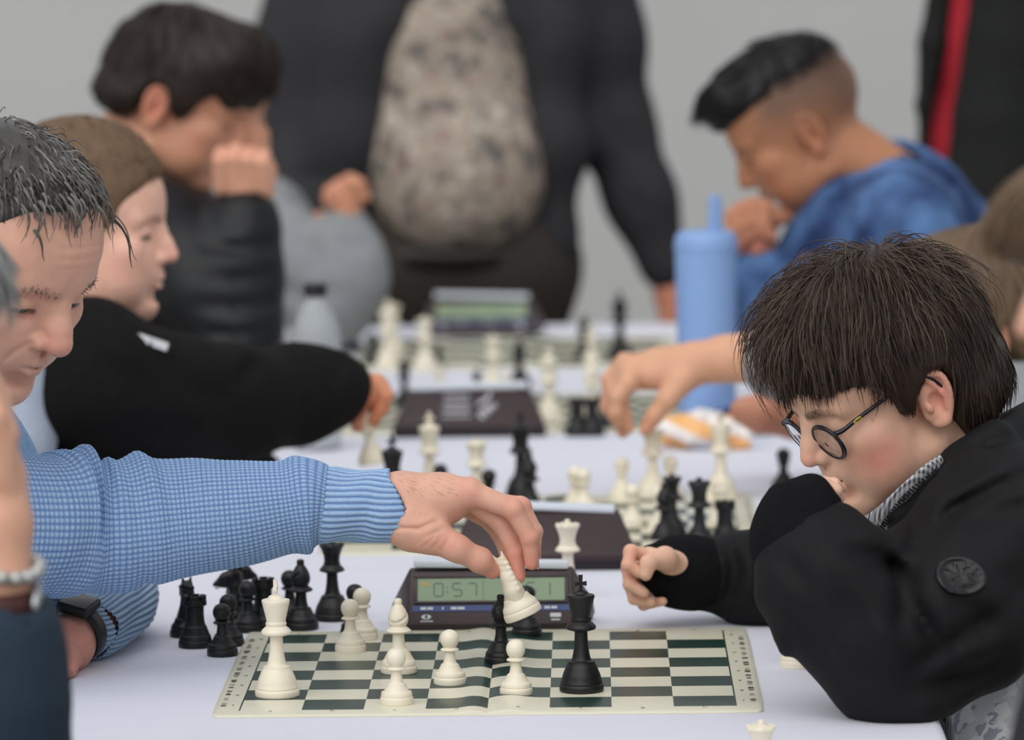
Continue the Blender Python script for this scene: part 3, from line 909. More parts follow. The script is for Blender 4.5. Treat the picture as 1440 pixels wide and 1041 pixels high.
EAR = [(3, 1), (6, 11), (3, 23), (-8, 28.5), (-18, 22), (-20, 8), (-17, -6), (-12, -16), (-6, -24), (1, -22), (4, -12)]
def ear_y(x): return 71 + (5 - x) * .45
def head_field(h=2.2, child=0.0, nose=1.0, jaw=1.0, cheek=0.0, lid='down', mouth=0.0, neck=None, neck_r=(50, 54), ears=(1, -1), brow=1.0, chin=0.0, wide=1.0):
    f = Field((-116, -100, -175), (134, 100, 142), h)
    W = wide
    f.ell((-2, 0, 50), (95, 74 * W, 78), 0)
    f.ell((34, 0, 54), (60, 66 * W, 54), 20)                                   # forehead
    f.ell((36, 0, -8), (52, 57 * W, 70), 24)                                    # mid face
    for sy in (-1, 1):
        f.cone((6, sy * 48 * jaw, -50), (72, sy * 13, -68 - chin), 15, 14, 22)     # jaw
        f.ell((62, sy * 42 * W, -2), (22, 20, 19), 16)                              # cheekbone
        f.ell((58, sy * 34 * W, -36), (27, 22 + 3 * cheek, 27 + 3 * cheek), 18)    # cheek
        f.cone((86 - 2 * child, sy * 10, 41), (74, sy * 44, 37), 9 * brow, 8, 14)  # brow
    f.ell((79, 0, -68 - chin), (17, 18, 16), 14)                                 # chin
    f.ell((80, 0, -29), (20, 28, 19), 14)                                         # muzzle
    f.ell((72, 0, 4), (23, 30, 30), 12)                                           # mid face
    for sy in (-1, 1): f.ell((70, sy * 24, -14), (20, 18, 18), 12)
    for sy in (-1, 1):
        f.ell((100, sy * 33, 20), (15, 15, 12), 12, 'cut')                             # socket
    n = nose
    f.chain([(87, 0, 36), (93, 0, 22), (101 + 2 * n, 0, 6), (105 + 5 * n, 0, -4)], [8, 8, 9 * n, 9.5 * n], 9)
    f.ell((105.5 + 4 * n, 0, -6.5), (9.5 * n, 10 * n, 8.5 * n), 5)
    for sy in (-1, 1):
        f.ell((99, sy * 12 * n, -9.5), (9, 6.2 * n, 7), 5)                            # wing
    f.cone((101, 0, -13), (94, 0, -17), 5, 5, 5)
    for sy in (-1, 1):
        f.ell((104, sy * 6.3 * n, -16), (4.5, 2.8, 3), 2, 'cut')
    f.cone((97, 0, -19), (99, 0, -28), 2.2, 2.2, 5, 'cut')                        # philtrum
    # lips
    mo = mouth
    for sy in (-1, 1):
        f.cone((97.5, sy * 4, -32 + mo * .4), (87, sy * 21, -37), 5.6, 2.6, 4)
        f.cone((95.5, sy * 4, -42.5 - mo), (85.5, sy * 20, -38.5 - mo * .5), 6.2, 2.6, 4)
    if mo > 1: f.ell((99, 0, -37.5 - mo * .4), (15, 16, .8 + mo * .55), 1.5, 'cut')
    f.cone((101, 0, -37.6 - mo * .4), (97, 15, -37.8 - mo * .4), 1.5, 1.2, 1.5, 'cut')
    f.cone((101, 0, -37.6 - mo * .4), (97, -15, -37.8 - mo * .4), 1.5, 1.2, 1.5, 'cut')
    f.cone((92, 12, -55), (92, -12, -55), 6, 6, 8, 'cut')                           # under lip
    # eyes: lids wrap the ball
    for sy in (-1, 1):
        c = (75, sy * 31, 20)
        f.ell(c, 14.0, 5)
        if lid == 'open':
            f.ell((92, sy * 31, 19), (9, 13.5, 4.4), 1.6, 'cut')
            f.ell((85, sy * 31, 24), (6, 14, 2.0), 3)
        elif lid == 'low':
            f.ell((91, sy * 31, 15.5), (9, 12.5, 2.6), 1.4, 'cut')
        else:
            f.cone((89.5, sy * 22, 14.5), (86.5, sy * 41, 15), 1.2, 1.2, 1.5, 'cut')
        f.cone((91, sy * 20, 30), (84, sy * 42, 30), 2.5, 2.5, 4, 'cut')                # lid fold
        # ears
        if sy in ears:
            sgn = sy
            pts = [(x, sgn * ear_y(x), z) for x, z in EAR]
            a = math.atan(.45)
            ax1 = np.array([-math.cos(a), sgn * math.sin(a), 0]); ax2 = np.array([0, 0, 1.0]); ax3 = np.cross(ax1, ax2)
            f.ell((-8, sgn * (ear_y(-8) - 1), 3), (13, 24.5, 3.6), 3, R=np.stack([ax1, ax2, ax3], 1))
            f.cone((2, sgn * 70, 12), (2, sgn * 70, -12), 8, 8, 6)
            q = catmull(pts, 26)
            f.chain(q, [3.9] * 19 + [4.4, 4.8, 5.2, 5.4, 5.2, 4.6, 4], 1.6)
            f.chain([(-5, sgn * (ear_y(-5) + 1.5), 23), (-13, sgn * (ear_y(-13) + 1.5), 9), (-10, sgn * (ear_y(-10) + 1.5), -9)], [2.4, 3.4, 3], 2)
            f.ell((-3, sgn * (ear_y(-3) + 5), -1), (8, 5.5, 10.5), 2.5, 'cut')
            f.ell((-13, sgn * (ear_y(-13) + 4.5), 14), (3, 3.8, 8), 2, 'cut')
            f.ell((5, sgn * 78, -3), (4.2, 3.6, 5.4), 2)
            f.ell((-4, sgn * (ear_y(-4) + 1), -20), (6, 4, 6.5), 3)
    # neck
    nb = neck if neck is not None else (-30, 0, -165)
    f.cone((-16, 0, -25), nb, neck_r[0], neck_r[1], 22)
    return f
def seg_d2(V, pts):
    best = None
    for a, b in zip(pts[:-1], pts[1:]):
        a = np.array(a, float); b = np.array(b, float); ab = b - a
        t = np.clip(((V - a) @ ab) / (ab @ ab + 1e-9), 0, 1)
        d = ((V - a - t[:, None] * ab) ** 2).sum(1)
        best = d if best is None else np.minimum(best, d)
    return best
def paint(V, base, blobs=(), lines=()):
    C = np.tile(lin(base), (len(V), 1))
    for c, r, col, st in blobs:
        d = (((V - np.array(c)) / np.array(r)) ** 2).sum(1)
        k = (st * np.exp(-d))[:, None]
        C = C * (1 - k) + lin(col) * k
    for pts, w, col, st in lines:
        k = (st * np.exp(-(seg_d2(V, pts) / (w * w)) ** 2))[:, None]
        C = C * (1 - k) + lin(col) * k
    return C.astype(np.float32)
def face_paint(V, skin, lip, blush, brow=None, blush_k=.5, mo=0.0, lash=(50, 36, 30), brow_w=3.6, extra=(), extral=()):
    bl = []; ln = []
    for sy in (-1, 1):
        bl += [((62, sy * 46, -22), (20, 22, 18), blush, blush_k), ((-8, sy * 82, 5), (22, 14, 30), blush, .55), ((84, sy * 31, 12), (10, 14, 4), blush, .3),
               ((92, sy * 18, 12), (8, 7, 9), [int(c * .8) for c in skin], .35)]
        ln += [([(96, sy * 3, -32.5), (86, sy * 19, -37)], 3.6, lip, .8), ([(95, sy * 3, -42.5 - mo), (85, sy * 18, -38.5 - mo * .5)], 4.6, lip, .8),
               ([(99, 0, -37.7 - mo * .4), (88, sy * 18, -38 - mo * .4)], 1.7 + mo * .3, [int(c * .4) for c in lip], .85),
               ([(87, sy * 21, 14.5), (88.3, sy * 31, 13.8), (83.5, sy * 43, 15.5)], 2.3, lash, .9),
               ([(104, sy * 6.5, -16.5), (102, sy * 6.5, -16.5)], 3.2, [int(c * .45) for c in skin], .8)]
        if brow is not None:
            ln += [([(94, sy * 11, 36), (90, sy * 24, 40.5), (82, sy * 38, 39), (76, sy * 46, 34)], brow_w, brow, .9)]
    bl += [((110, 0, -5), (10, 12, 9), blush, .55), ((80, 0, -68), (12, 16, 12), blush, .2)]
    return paint(V, skin, bl + list(extra), ln + list(extral))
def rot_to(v, up=(0, 0, 1)):
    v = np.array(v, float); v /= np.linalg.norm(v)
    u = np.array(up, float); u = u - v * (u @ v); u /= np.linalg.norm(u)
    return np.stack([v, np.cross(u, v), u], 1)

# ---- hair strands: many thin tapered locks in one mesh
def strands(roots, dirs, nseg, step, rad, flow, rs, wander=0.12):
    """roots (n,3), dirs (n,3); flow(p, d, t) -> new direction; returns tapered 3-sided tubes"""
    n = len(roots)
    p = roots.copy(); d = dirs / (np.linalg.norm(dirs, axis=1)[:, None] + 1e-9)
    path = [p.copy()]; dd = [d.copy()]
    st = step if np.ndim(step) else np.full(n, step)
    for k in range(nseg):
        d = flow(p, d, (k + 1) / nseg)
        d = d + rs.randn(n, 3) * wander
        d /= np.linalg.norm(d, axis=1)[:, None] + 1e-9
        p = p + d * st[:, None]
        path.append(p.copy()); dd.append(d.copy())
    Pth = np.stack(path, 1); D_ = np.stack(dd, 1)                     # n, nseg+1, 3
    up = rs.randn(n, 1, 3)
    u = np.cross(D_, np.broadcast_to(up, D_.shape)); u /= np.linalg.norm(u, axis=2)[..., None] + 1e-9
    w = np.cross(D_, u)
    tt = np.linspace(0, 1, nseg + 1)
    prof = np.clip(1.0 - tt ** 3, .08, 1)[None, :, None]
    rr = (rad if np.ndim(rad) else np.full(n, rad))[:, None, None] * prof
    V = []
    for a in (0, 2 * np.pi / 3, 4 * np.pi / 3):
        V.append(Pth + rr * (math.cos(a) * u + math.sin(a) * w))
    V = np.stack(V, 2)                                                 # n, k, 3, 3
    K = nseg + 1
    V = V.reshape(-1, 3)
    b = (np.arange(n) * K * 3)[:, None, None] + (np.arange(nseg) * 3)[None, :, None] + np.arange(3)[None, None, :]
    b2 = (np.arange(n) * K * 3)[:, None, None] + (np.arange(nseg) * 3)[None, :, None] + ((np.arange(3) + 1) % 3)[None, None, :]
    Q = np.stack([b, b2, b2 + 3, b + 3], -1).reshape(-1, 4)
    return V.astype(np.float32), Q
def mesh_normals(V, Q):
    fn = np.cross(V[Q[:, 2]] - V[Q[:, 0]], V[Q[:, 3]] - V[Q[:, 1]])
    N = np.zeros_like(V)
    for i in range(4): np.add.at(N, Q[:, i], fn)
    return N / (np.linalg.norm(N, axis=1)[:, None] + 1e-12)
def hair_mat(name, col, col2, rough=0.45):
    m = mat(name, col, rough, 0.0, 40, spec=0.4)
    n = NT(m)
    nz = n.noise(55, 6)
    a = n.N.new('ShaderNodeVertexColor'); a.layer_name = 'Col'
    mx = n.mix(n.m('MULTIPLY', nz, .7), srgb(*col), srgb(*col2))
    mul = n.N.new('ShaderNodeMix'); mul.data_type = 'RGBA'; mul.blend_type = 'MULTIPLY'; mul.inputs[0].default_value = 1
    n.L.new(mx, mul.inputs[6]); n.L.new(a.outputs['Color'], mul.inputs[7])
    n.L.new(mul.outputs[2], n.b.inputs['Base Color'])
    n.b.inputs['Anisotropic'].default_value = 0.4
    return m

# ---- hands: each finger a chain of tapered capsules rooted in the palm
def hand_field(lo, hi, h, wrist, wrist_r, mcps, fingers, frad, thumb, thumb_r, palm_r=9.0, dorsal=None, fore=None, k=4.0, flat=.7):
    """all points in world metres; fingers: list of [mcp,pip,dip,tip]"""
    f = Field(lo, hi, h)
    mm = MM
    w = np.array(wrist)
    if fore is not None:
        f.chain([fore[0], w], [fore[1], wrist_r], 8 * mm, flat=(dorsal, flat) if dorsal is not None else None)
    for i, m in enumerate(mcps):
        m = np.array(m)
        off = (m - np.mean(mcps, axis=0))
        f.cone(w + off * .45, m, wrist_r * .62, palm_r * mm, 9 * mm)
    for i in range(len(mcps) - 1):
        f.cone(mcps[i], mcps[i + 1], palm_r * mm * .9, palm_r * mm * .9, 6 * mm)
    for c, r in zip(fingers, frad):
        rr = [r * 1.05, r, r * .9, r * .78] if len(c) == 4 else list(np.linspace(r * 1.05, r * .78, len(c)))
        rr = [q * mm for q in rr]
        g = Field.chain
        f.chain(c, rr, 1.6 * mm)
        if len(c) == 4:                                                   # knuckle swell
            f.ell(c[1], r * 1.06 * mm, 2 * mm)
            f.ell(c[2], r * .95 * mm, 2 * mm)
    f.chain(thumb, [q * mm for q in thumb_r], 4 * mm)
    f.cone(w, thumb[0], wrist_r * .7, thumb_r[0] * mm, 12 * mm)
    return f
def nail(c, d, up, r, parent, m):
    """small curved nail plate at c, pointing along d, facing up"""
    d = np.array(d, float); d /= np.linalg.norm(d); u = np.array(up, float); u -= d * (u @ d); u /= np.linalg.norm(u); s = np.cross(d, u)
    V = []; n = 7
    for i in range(n):
        for j in range(n):
            a = (i / (n - 1) - .5) * 2; b = (j / (n - 1) - .5) * 2
            x = b * r * .95 * math.sqrt(max(0, 1 - .35 * a * a)); y = a * r * 1.2
            V.append(np.array(c) + d * y + s * x + u * (r * .22 * (1 - b * b) - r * .08 * a * a))
    Fc = [(i * n + j, i * n + j + 1, (i + 1) * n + j + 1, (i + 1) * n + j) for i in range(n - 1) for j in range(n - 1)]
    return mesh_obj('fingernail', V, Fc, m, parent)
m_nail = mat('fingernail', (214, 160, 148), 0.3, 0.02)
m_eye = mat('eye_white', (205, 198, 190), 0.15, 0.02)
m_iris = mat('dark_iris', (52, 40, 32), 0.12, 0.1)
def eye_ball(H, sy, gaze, parent):
    V, Q = lathe(smooth_prof([(0, -12.6), (8.9, -8.9), (12.6, 0), (8.9, 8.9), (5.6, 11.3), (0, 12.6)], 4), 24)
    R = rot_to(gaze); ex = R[:, 0]
    Rz = rot_to(gaze)
    M = np.stack([Rz[:, 1], Rz[:, 2], Rz[:, 0]], 1)
    c = np.array((75, sy * 31, 20.0))
    o = mesh_obj('eye', H.w(V @ M.T + c), Q, m_eye, parent)
    V, Q = lathe([(6.4, 10.95), (5.5, 11.9), (3, 12.75), (0, 13.1)], 20)
    mesh_obj('iris', H.w(V @ M.T + c), Q, m_iris, o)
    return o
def hair_strands(H, capV, capN, n, nseg, step, rad, flow, seed, lift=.0, keep=None, root_off=-1.5, wander=.10, shade=(.55, 1.7), lenf=None):
    """strands rooted on a cap mesh (head mm frame); flow(p) -> wanted direction; strands hug the cap normal plane"""
    rs = np.random.RandomState(seed)
    ok = np.arange(len(capV)) if keep is None else np.nonzero(keep)[0]
    i = ok[rs.randint(0, len(ok), n)]
    p0 = capV[i] + capN[i] * root_off + rs.randn(n, 3) * .8
    N0 = capN[i].copy()
    def fl(p, d, t):
        w = flow(p)
        w /= np.linalg.norm(w, axis=1)[:, None] + 1e-9
        # current normal: from an ellipsoid-like centre
        c = p - np.array([-6.0, 0, 48]); nn = c / np.array([117., 94, 103]) ** 2; nn /= np.linalg.norm(nn, axis=1)[:, None] + 1e-9
        nn = nn * (.35 + .5 * t) + N0 * (.65 - .5 * t); nn /= np.linalg.norm(nn, axis=1)[:, None] + 1e-9
        w = w - nn * (np.einsum('ij,ij->i', w, nn) * (1 - .25 * t))[:, None]
        return d * .55 + w * .45 + nn * (lift * (1 - 2 * t))
    d0 = flow(p0); d0 = d0 - N0 * np.einsum('ij,ij->i', d0, N0)[:, None]
    st = step * rs.uniform(.6, 1.15, n)
    if lenf is not None: st = st * lenf(p0)
    V, Q = strands(p0, d0 + N0 * lift, nseg, st, rad * rs.uniform(.5, 1.3, n), fl, rs, wander)
    c = np.repeat(rs.uniform(shade[0], shade[1], n) ** 1.3, (nseg + 1) * 3)
    return V, Q, np.stack([c, c, c], 1).astype(np.float32)
def finish_hair(name, H, base, root, parts, m):
    V, Q, C = join_parts(parts)
    return mesh_obj(name, H.w(V) - np.array(base), Q, m, root, True, C)
def sleeve_noise(V, N, amp, freq, seed):
    rs = np.random.RandomState(seed); d = 0
    for i in range(6):
        v = rs.randn(3); v *= freq * rs.uniform(.5, 1.6) / np.linalg.norm(v)
        d = d + np.sin(V @ v + rs.uniform(0, 6.28))
    return V + N * (amp * d / 2.4)[:, None]
# ================================================================== the boy with glasses
m_jacket = mat('black_softshell', (19, 19, 21), 0.72, 0.10, 45, 0.25, 1500, spec=0.28)
m_knit = mat('black_rib_knit', (20, 20, 22), 0.95, 0.2, 300, 0.6, 700, spec=0.15)
m_frame = mat('navy_acetate', (18, 22, 34), 0.18, 0.05, 30, spec=0.6)
m_lens = mat('lens_glass', (245, 248, 250), 0.02, 0.0, 10, trans=1.0, ior=1.15, spec=0.5)
m_yellow = mat('yellow_emblem', (206, 176, 66), 0.4, 0.03)
m_tee = mat('white_cotton', (212, 214, 218), 0.85, 0.04, 60, 0.2)
m_check = mat('checked_cotton', (222, 222, 226), 0.85, 0.02, 60)
def _check():
    n = NT(m_check); X = n.xyz()
    a = n.m('GREATER_THAN', n.m('SINE', n.m('MULTIPLY', X[0], 1500.0)), .0); b = n.m('GREATER_THAN', n.m('SINE', n.m('MULTIPLY', n.m('ADD', X[2], X[1]), 1500.0)), .0)
    base = n.b.inputs['Base Color'].links[0].from_socket
    n.L.new(n.mix(n.m('MULTIPLY', n.m('ADD', a, b), .45), base, srgb(34, 36, 52)), n.b.inputs['Base Color'])
_check()
m_camo = mat('grey_camouflage_cotton', (208, 211, 214), 0.85, 0.05, 60, 0.2)
def _camo():
    n = NT(m_camo)
    a = n.m('GREATER_THAN', n.noise(45, 2), .53); b = n.m('GREATER_THAN', n.noise(75, 1), .56)
    base = n.b.inputs['Base Color'].links[0].from_socket
    c1 = n.mix(a, base, srgb(164, 170, 178)); n.L.new(n.mix(b, c1, srgb(230, 231, 231)), n.b.inputs['Base Color'])
_camo()
m_hair1 = hair_mat('dark_brown_hair', (44, 34, 29), (78, 62, 52))
def boy_glasses():
    base = P(1380, 1000, 4.66); base.z = 0
    B = np.array(base)
    root = empty('person', base, 0, 'boy with round dark glasses and black jacket, knuckles at his mouth', 'person')
    def part(name, V, Q, m, parent=root, cols=None):
        return mesh_obj(name, np.asarray(V) - B, Q, m, parent, True, cols)
    A = lambda x, y, D: np.array(P(x, y, D))
    H = Head(pose(-1, 25, 28), (-2, 76, 2), 1311, 563, 4.6, .95)
    f = head_field(1.7, child=1, nose=.9, jaw=.95, cheek=1.6, lid='down', mouth=3.5, neck=(-62, 0, -150), neck_r=(46, 50), ears=(1, -1), brow=.8, wide=1.02)
    V, Q = f.mesh(); V = relax(V, Q, 1, .4)
    SK, RED = (232, 186, 160), (208, 108, 96)
    ex = [((66, 52, -24), (26, 26, 22), (208, 98, 88), .5)]
    for (q, r) in (((70, 53, 2), 1.6), ((58, 58, 14), 1.8), ((78, 47, -26), 1.2)): ex.append((q, (r, r + 3, r), (110, 70, 52), .8))
    C = face_paint(V, SK, (192, 98, 90), RED, (42, 32, 28), .3, 3.5, brow_w=5.4, extra=ex)
    parts = [(H.w(V), Q, C)]
    def skin_hand(fl, blobs=()):
        v, q = fl.mesh(); v = relax(v, q, 1, .4)
        return (v, q, paint(v, SK, blobs))
    # far hand lying half closed on the cloth
    W = A(962, 806, 5.03)
    mc = [A(912, 782, 5.00), A(908, 797, 5.025), A(906, 814, 5.04), A(910, 830, 5.05)]
    fg = [[mc[0], A(887, 776, 4.985), A(883, 795, 4.975), A(900, 806, 4.975)],
          [mc[1], A(884, 800, 5.0), A(886, 822, 4.985), A(905, 834, 4.98)],
          [mc[2], A(886, 822, 5.02), A(892, 842, 5.0), A(915, 848, 4.99)],
          [mc[3], A(893, 838, 5.04), A(905, 851, 5.02), A(932, 846, 5.0)]]
    th = [A(935, 785, 4.985), A(912, 792, 4.965), A(908, 808, 4.962)]
    fl = hand_field(np.min(fg[0] + fg[1] + fg[2] + fg[3] + [W], axis=0) - .03, np.max(fg[0] + fg[1] + fg[2] + fg[3] + [W], axis=0) + .035, .0018, W, .02, mc, fg, [7.2, 7.4, 7.0, 6.2], th, [9.5, 8.2, 6.8], 8.5, dorsal=(0, -.3, 1), fore=(A(1010, 806, 5.05), .022))
    parts.append(skin_hand(fl, [((fg[i][2] + fg[i][1]) / 2, (.012,) * 3, RED, .45) for i in range(4)]))
    # near hand against the mouth
    W2 = A(1138, 738, 4.505)
    mo = H.w([[104, 10, -38]])[0]
    mc2 = [A(1150, 692, 4.54), A(1146, 697, 4.52), A(1144, 705, 4.50), A(1144, 714, 4.485)]
    tip = mo + (np.array(A(1176, 682, 4.50)) - mo) * .55
    fg2 = [[mc2[0], A(1158, 681, 4.52), A(1172, 682, 4.515), A(1182, 687, 4.525)],
           [mc2[1], A(1160, 684, 4.5), A(1174, 690, 4.50), A(1180, 700, 4.505)],
           [mc2[2], A(1156, 702, 4.50), A(1164, 712, 4.50), A(1162, 722, 4.505)],
           [mc2[3], A(1152, 716, 4.49), A(1158, 724, 4.495), A(1154, 732, 4.50)]]
    al = sum(fg2, []) + [W2]
    fl = hand_field(np.min(al, axis=0) - .03, np.max(al, axis=0) + .03, .0018, W2, .02, mc2, fg2, [7, 7.2, 6.8, 6], [A(1150, 712, 4.53), A(1166, 704, 4.54), A(1176, 698, 4.545)], [9, 8, 6.6], 8.5, fore=(A(1150, 790, 4.495), .024))
    parts.append(skin_hand(fl))
    # trunk under the clothes
    fl = Field(A(1130, 1000, 4.3), A(1640, 500, 5.1), .012)
    fl.F[:] = 10
    fl.lo = np.array((.2, 4.3, .45), np.float32)
    fl = Field((.2, 4.35, .42), (.72, 5.2, 1.2), .012)
    NB = H.w([[-55, 0, -140]])[0]
    fl.cone(NB, A(1440, 900, 4.72), .05, .09, .05); fl.cone(A(1440, 900, 4.72), A(1500, 990, 4.74), .085, .07, .05)
    fl.cone(A(1405, 755, 4.58), A(1390, 745, 4.88), .045, .045, .05)
    fl.chain([A(1405, 765, 4.56), A(1250, 940, 4.5), A(1150, 790, 4.495)], [.04, .034, .027], .02)
    fl.chain([A(1390, 755, 4.92), A(1190, 822, 5.065), A(1010, 806, 5.055)], [.04, .032, .022], .02)
    v, q = fl.mesh(); parts.append((v, q, paint(v, SK)))
    V, Q, C = join_parts(parts); V = clear_table(V)
    body = part('body', V, Q, m_skin, root, C)
    # ---------------- hair
    f = Field((-140, -112, -95), (140, 112, 172), 3.2)
    f.ell((-12, 0, 50), (108, 90, 100), 0)
    f.ell((22, 0, 84), (66, 74, 64), 30)
    f.ell((-40, 0, -5), (82, 76, 72), 30)
    poly_cut(f, [(150, -120), (150, 66), (112, 58), (100, 58), (82, 60), (52, 50), (40, 40), (33, 22), (30, 4), (17, -2), (12, 14), (-8, 32), (-24, 26), (-30, 0), (-24, -30), (-30, -60), (-46, -78), (-60, -120)], 6)
    cv, cq = f.mesh()
    cn = mesh_normals(cv, cq)
    CROWN = np.array([-58., 0, 142])
    def flow(p):
        d = p - CROWN
        d /= np.linalg.norm(d, axis=1)[:, None] + 1e-9
        fr = np.clip((p[:, 0] + 10) / 60, 0, 1)[:, None]
        d = d + fr * np.array([.0, .12, -.55]) + np.stack([0 * fr[:, 0], .25 * np.sign(p[:, 1]) * (1 - fr[:, 0]), -.5 * (1 - fr[:, 0])], 1)
        d += .22 * np.sin(p[:, [1, 2, 0]] * .09 + p[:, [2, 0, 1]] * .05)
        return d
    def lenf(p):
        x, z = p[:, 0], p[:, 2]
        zl = np.where(x > 48, 50 + 10 * np.sin(p[:, 1] * .11), np.where(x > 22, 22, np.where(x > -34, 40, -62)))
        return np.clip((z - zl) / 62 + .12 * np.sin(p[:, 1] * .6 + z), .14, 1)
    cs = np.full((len(cv), 3), .75, np.float32)
    hp = [(cv, cq, cs), hair_strands(H, cv, cn, 5200, 9, 6.5, .75, flow, 3, lift=.07, wander=.045, lenf=lenf),
          hair_strands(H, cv, cn, 900, 12, 7.0, .55, flow, 5, lift=.35, keep=(cv[:, 2] > 95), wander=.08, shade=(.9, 2.3), lenf=lenf),
          hair_strands(H, cv, cn, 1500, 8, 5.0, .7, flow, 9, lift=.02, keep=(cv[:, 0] > 50) & (cv[:, 2] < 100), wander=.06, lenf=lenf)]
    finish_hair('hair', H, B, root, hp, m_hair1)
    rs = np.random.RandomState(6); bv = []
    for sy in (-1, 1):
        n = 150; t_ = rs.rand(n)
        p0 = np.stack([94.5 - 15 * t_ ** 1.4, sy * (10 + 33 * t_), 37.5 + 5 * np.sin(t_ * 2.6)], 1) + rs.randn(n, 3) * (.6, 1.2, 1.7)
        v, q = strands(p0, np.stack([.3 + 0 * t_, sy * .9 + 0 * t_, .3 - .7 * t_], 1) + rs.randn(n, 3) * .15, 4, 2.4, .34, lambda p, d, t: d + np.array([-.08, 0, -.05]), rs, .06)
        bv.append((v, q, np.full((len(v), 3), .7, np.float32)))
    finish_hair('eyebrows', H, B, root, bv, m_hair1)
    # ---------------- jacket
    f = Field((.12, 4.33, .60), (.68, 5.22, 1.26), .0052)
    f.chain([A(1440, 720, 4.74), A(1430, 800, 4.72), A(1470, 900, 4.72), A(1522, 985, 4.72)], [.085, .112, .110, .105], .05)
    f.cone(A(1345, 790, 4.71), A(1425, 880, 4.7), .085, .075, .05)
    f.cone(A(1412, 742, 4.56), A(1395, 728, 4.92), .07, .07, .06)
    f.chain([A(1412, 752, 4.545), A(1330, 860, 4.50), A(1258, 932, 4.475)], [.074, .076, .062], .04)          # near upper arm
    f.chain([A(1256, 938, 4.475), A(1202, 872, 4.47), A(1154, 806, 4.475), A(1140, 775, 4.485)], [.045, .056, .057, .045], .035)   # near forearm
    f.ell(A(1268, 964, 4.475), (.045, .05, .031), .03)
    f.chain([A(1395, 750, 4.92), A(1240, 815, 5.02), A(1185, 822, 5.06)], [.07, .055, .05], .04)              # far upper arm
    f.chain([A(1185, 822, 5.06), A(1060, 812, 5.055), A(985, 806, 5.045)], [.05, .045, .036], .03)            # far forearm
    # standing collar
    f.chain([A(1450, 618, 4.74), A(1392, 648, 4.60), A(1322, 692, 4.585), A(1272, 738, 4.60), A(1250, 768, 4.64)], [.030, .024, .019, .015, .012], .016)
    f.chain([A(1450, 618, 4.76), A(1385, 640, 4.88), A(1310, 700, 4.85), A(1252, 766, 4.72)], [.03, .024, .018, .012], .016)
    f.chain([A(1252, 770, 4.655), A(1252, 810, 4.65), A(1266, 850, 4.66)], [.013, .018, .03], .02)
    f.chain([A(1460, 596, 4.72), A(1400, 622, 4.60), A(1345, 650, 4.585)], [.024, .020, .014], .014)
    # neck opening
    nc = H.w([[-40, 0, -100], [-75, 0, -190]])
    f.cone(nc[0], nc[1], .060, .05, .010, 'cut')
    f.ell(A(1236, 716, 4.66), (.035, .06, .040), .010, 'cut')
    # creases and folds
    def cr(pts, w, d, D=4.45, ym=4.54): dig2(f, [A(x, y, D) for x, y in pts], w, d, ym)
    for pts, w, d in (
        ([(1250, 770), (1262, 815), (1266, 852), (1258, 875)], .008, .012),
        ([(1272, 815), (1285, 850), (1306, 888), (1318, 900)], .007, .011),
        ([(1290, 790), (1318, 840), (1345, 905), (1350, 930)], .010, -.008),
        ([(1215, 800), (1245, 796), (1270, 806), (1300, 822)], .008, .011),
        ([(1180, 765), (1215, 778), (1250, 783)], .009, .010),
        ([(1150, 760), (1190, 790), (1222, 850), (1240, 900)], .012, -.007),
        ([(1090, 775), (1120, 800), (1150, 845)], .009, .007),
        ([(1100, 850), (1140, 890), (1180, 945)], .010, .007),
        ([(1265, 940), (1310, 915), (1360, 880), (1405, 860)], .010, .011),
        ([(1255, 965), (1320, 960), (1380, 945), (1435, 920)], .012, .012),
        ([(1345, 825), (1375, 860), (1395, 900)], .010, .009),
        ([(1290, 700), (1300, 730), (1290, 765), (1270, 790)], .008, .010),
        ([(1225, 870), (1250, 890), (1270, 930)], .009, -.006),
        ([(1410, 790), (1425, 830), (1420, 870)], .012, .008)):
        cr(pts, w, d)
    for pts, w, d in (
        ([(1450, 655), (1390, 676), (1330, 708), (1285, 752), (1262, 790)], .0075, .010),
        ([(1450, 640), (1388, 652), (1326, 690)], .006, -.005),
        ([(1450, 690), (1400, 705), (1340, 720)], .009, .009),
        ([(1440, 615), (1400, 625), (1360, 645)], .005, .005)):
        cr(pts, w, d, 4.56, 4.64)
    for pts, w, d in (
        ([(1022, 762), (1034, 795), (1026, 835), (1010, 855)], .008, .012),
        ([(1044, 762), (1056, 805), (1048, 850)], .008, -.008),
        ([(1000, 772), (1006, 805), (998, 838)], .006, .007),
        ([(975, 780), (982, 806), (976, 830)], .006, -.005)):
        cr(pts, w, d, 5.02, 5.06)
    f.noise(.0026, 38, 2); f.noise(.0014, 90, 3)
    v, q = f.mesh(); v = clear_table(relax(v, q, 1, .4))
    jk = part('jacket', v, q, m_jacket)
    # ribbed cuffs
    def cuff(pts, rads, flatdir=None):
        v, q = tube(pts, rads, 56, 22, cap=False)
        n = len(v) // 56
        th = np.tile(np.arange(56), n); ce = catmull(np.asarray([tuple(p) for p in pts]), 22)
        c = np.repeat(ce, 56, 0); d = v - c
        v = c + d * (1 + .03 * np.sin(th * 2 * np.pi / 56 * 28))[:, None]
        return part('cuff', v, q, m_knit, jk)
    cuff([A(1141, 790, 4.48), A(1132, 768, 4.485), A(1128, 746, 4.49), A(1128, 729, 4.493), A(1131, 721, 4.496), A(1134, 731, 4.497), A(1136, 746, 4.497)], [.047, .050, .0485, .043, .037, .032, .030])
    cuff([A(1000, 806, 5.045), A(980, 806, 5.042), A(960, 805, 5.038), A(938, 804, 5.032), A(932, 804, 5.031), A(945, 805, 5.034)], [.036, .039, .039, .036, .031, .028])
    # shoulder-sleeve badge: embossed oval with a rim and a worn emblem
    c = A(1353, 793, 4.425)
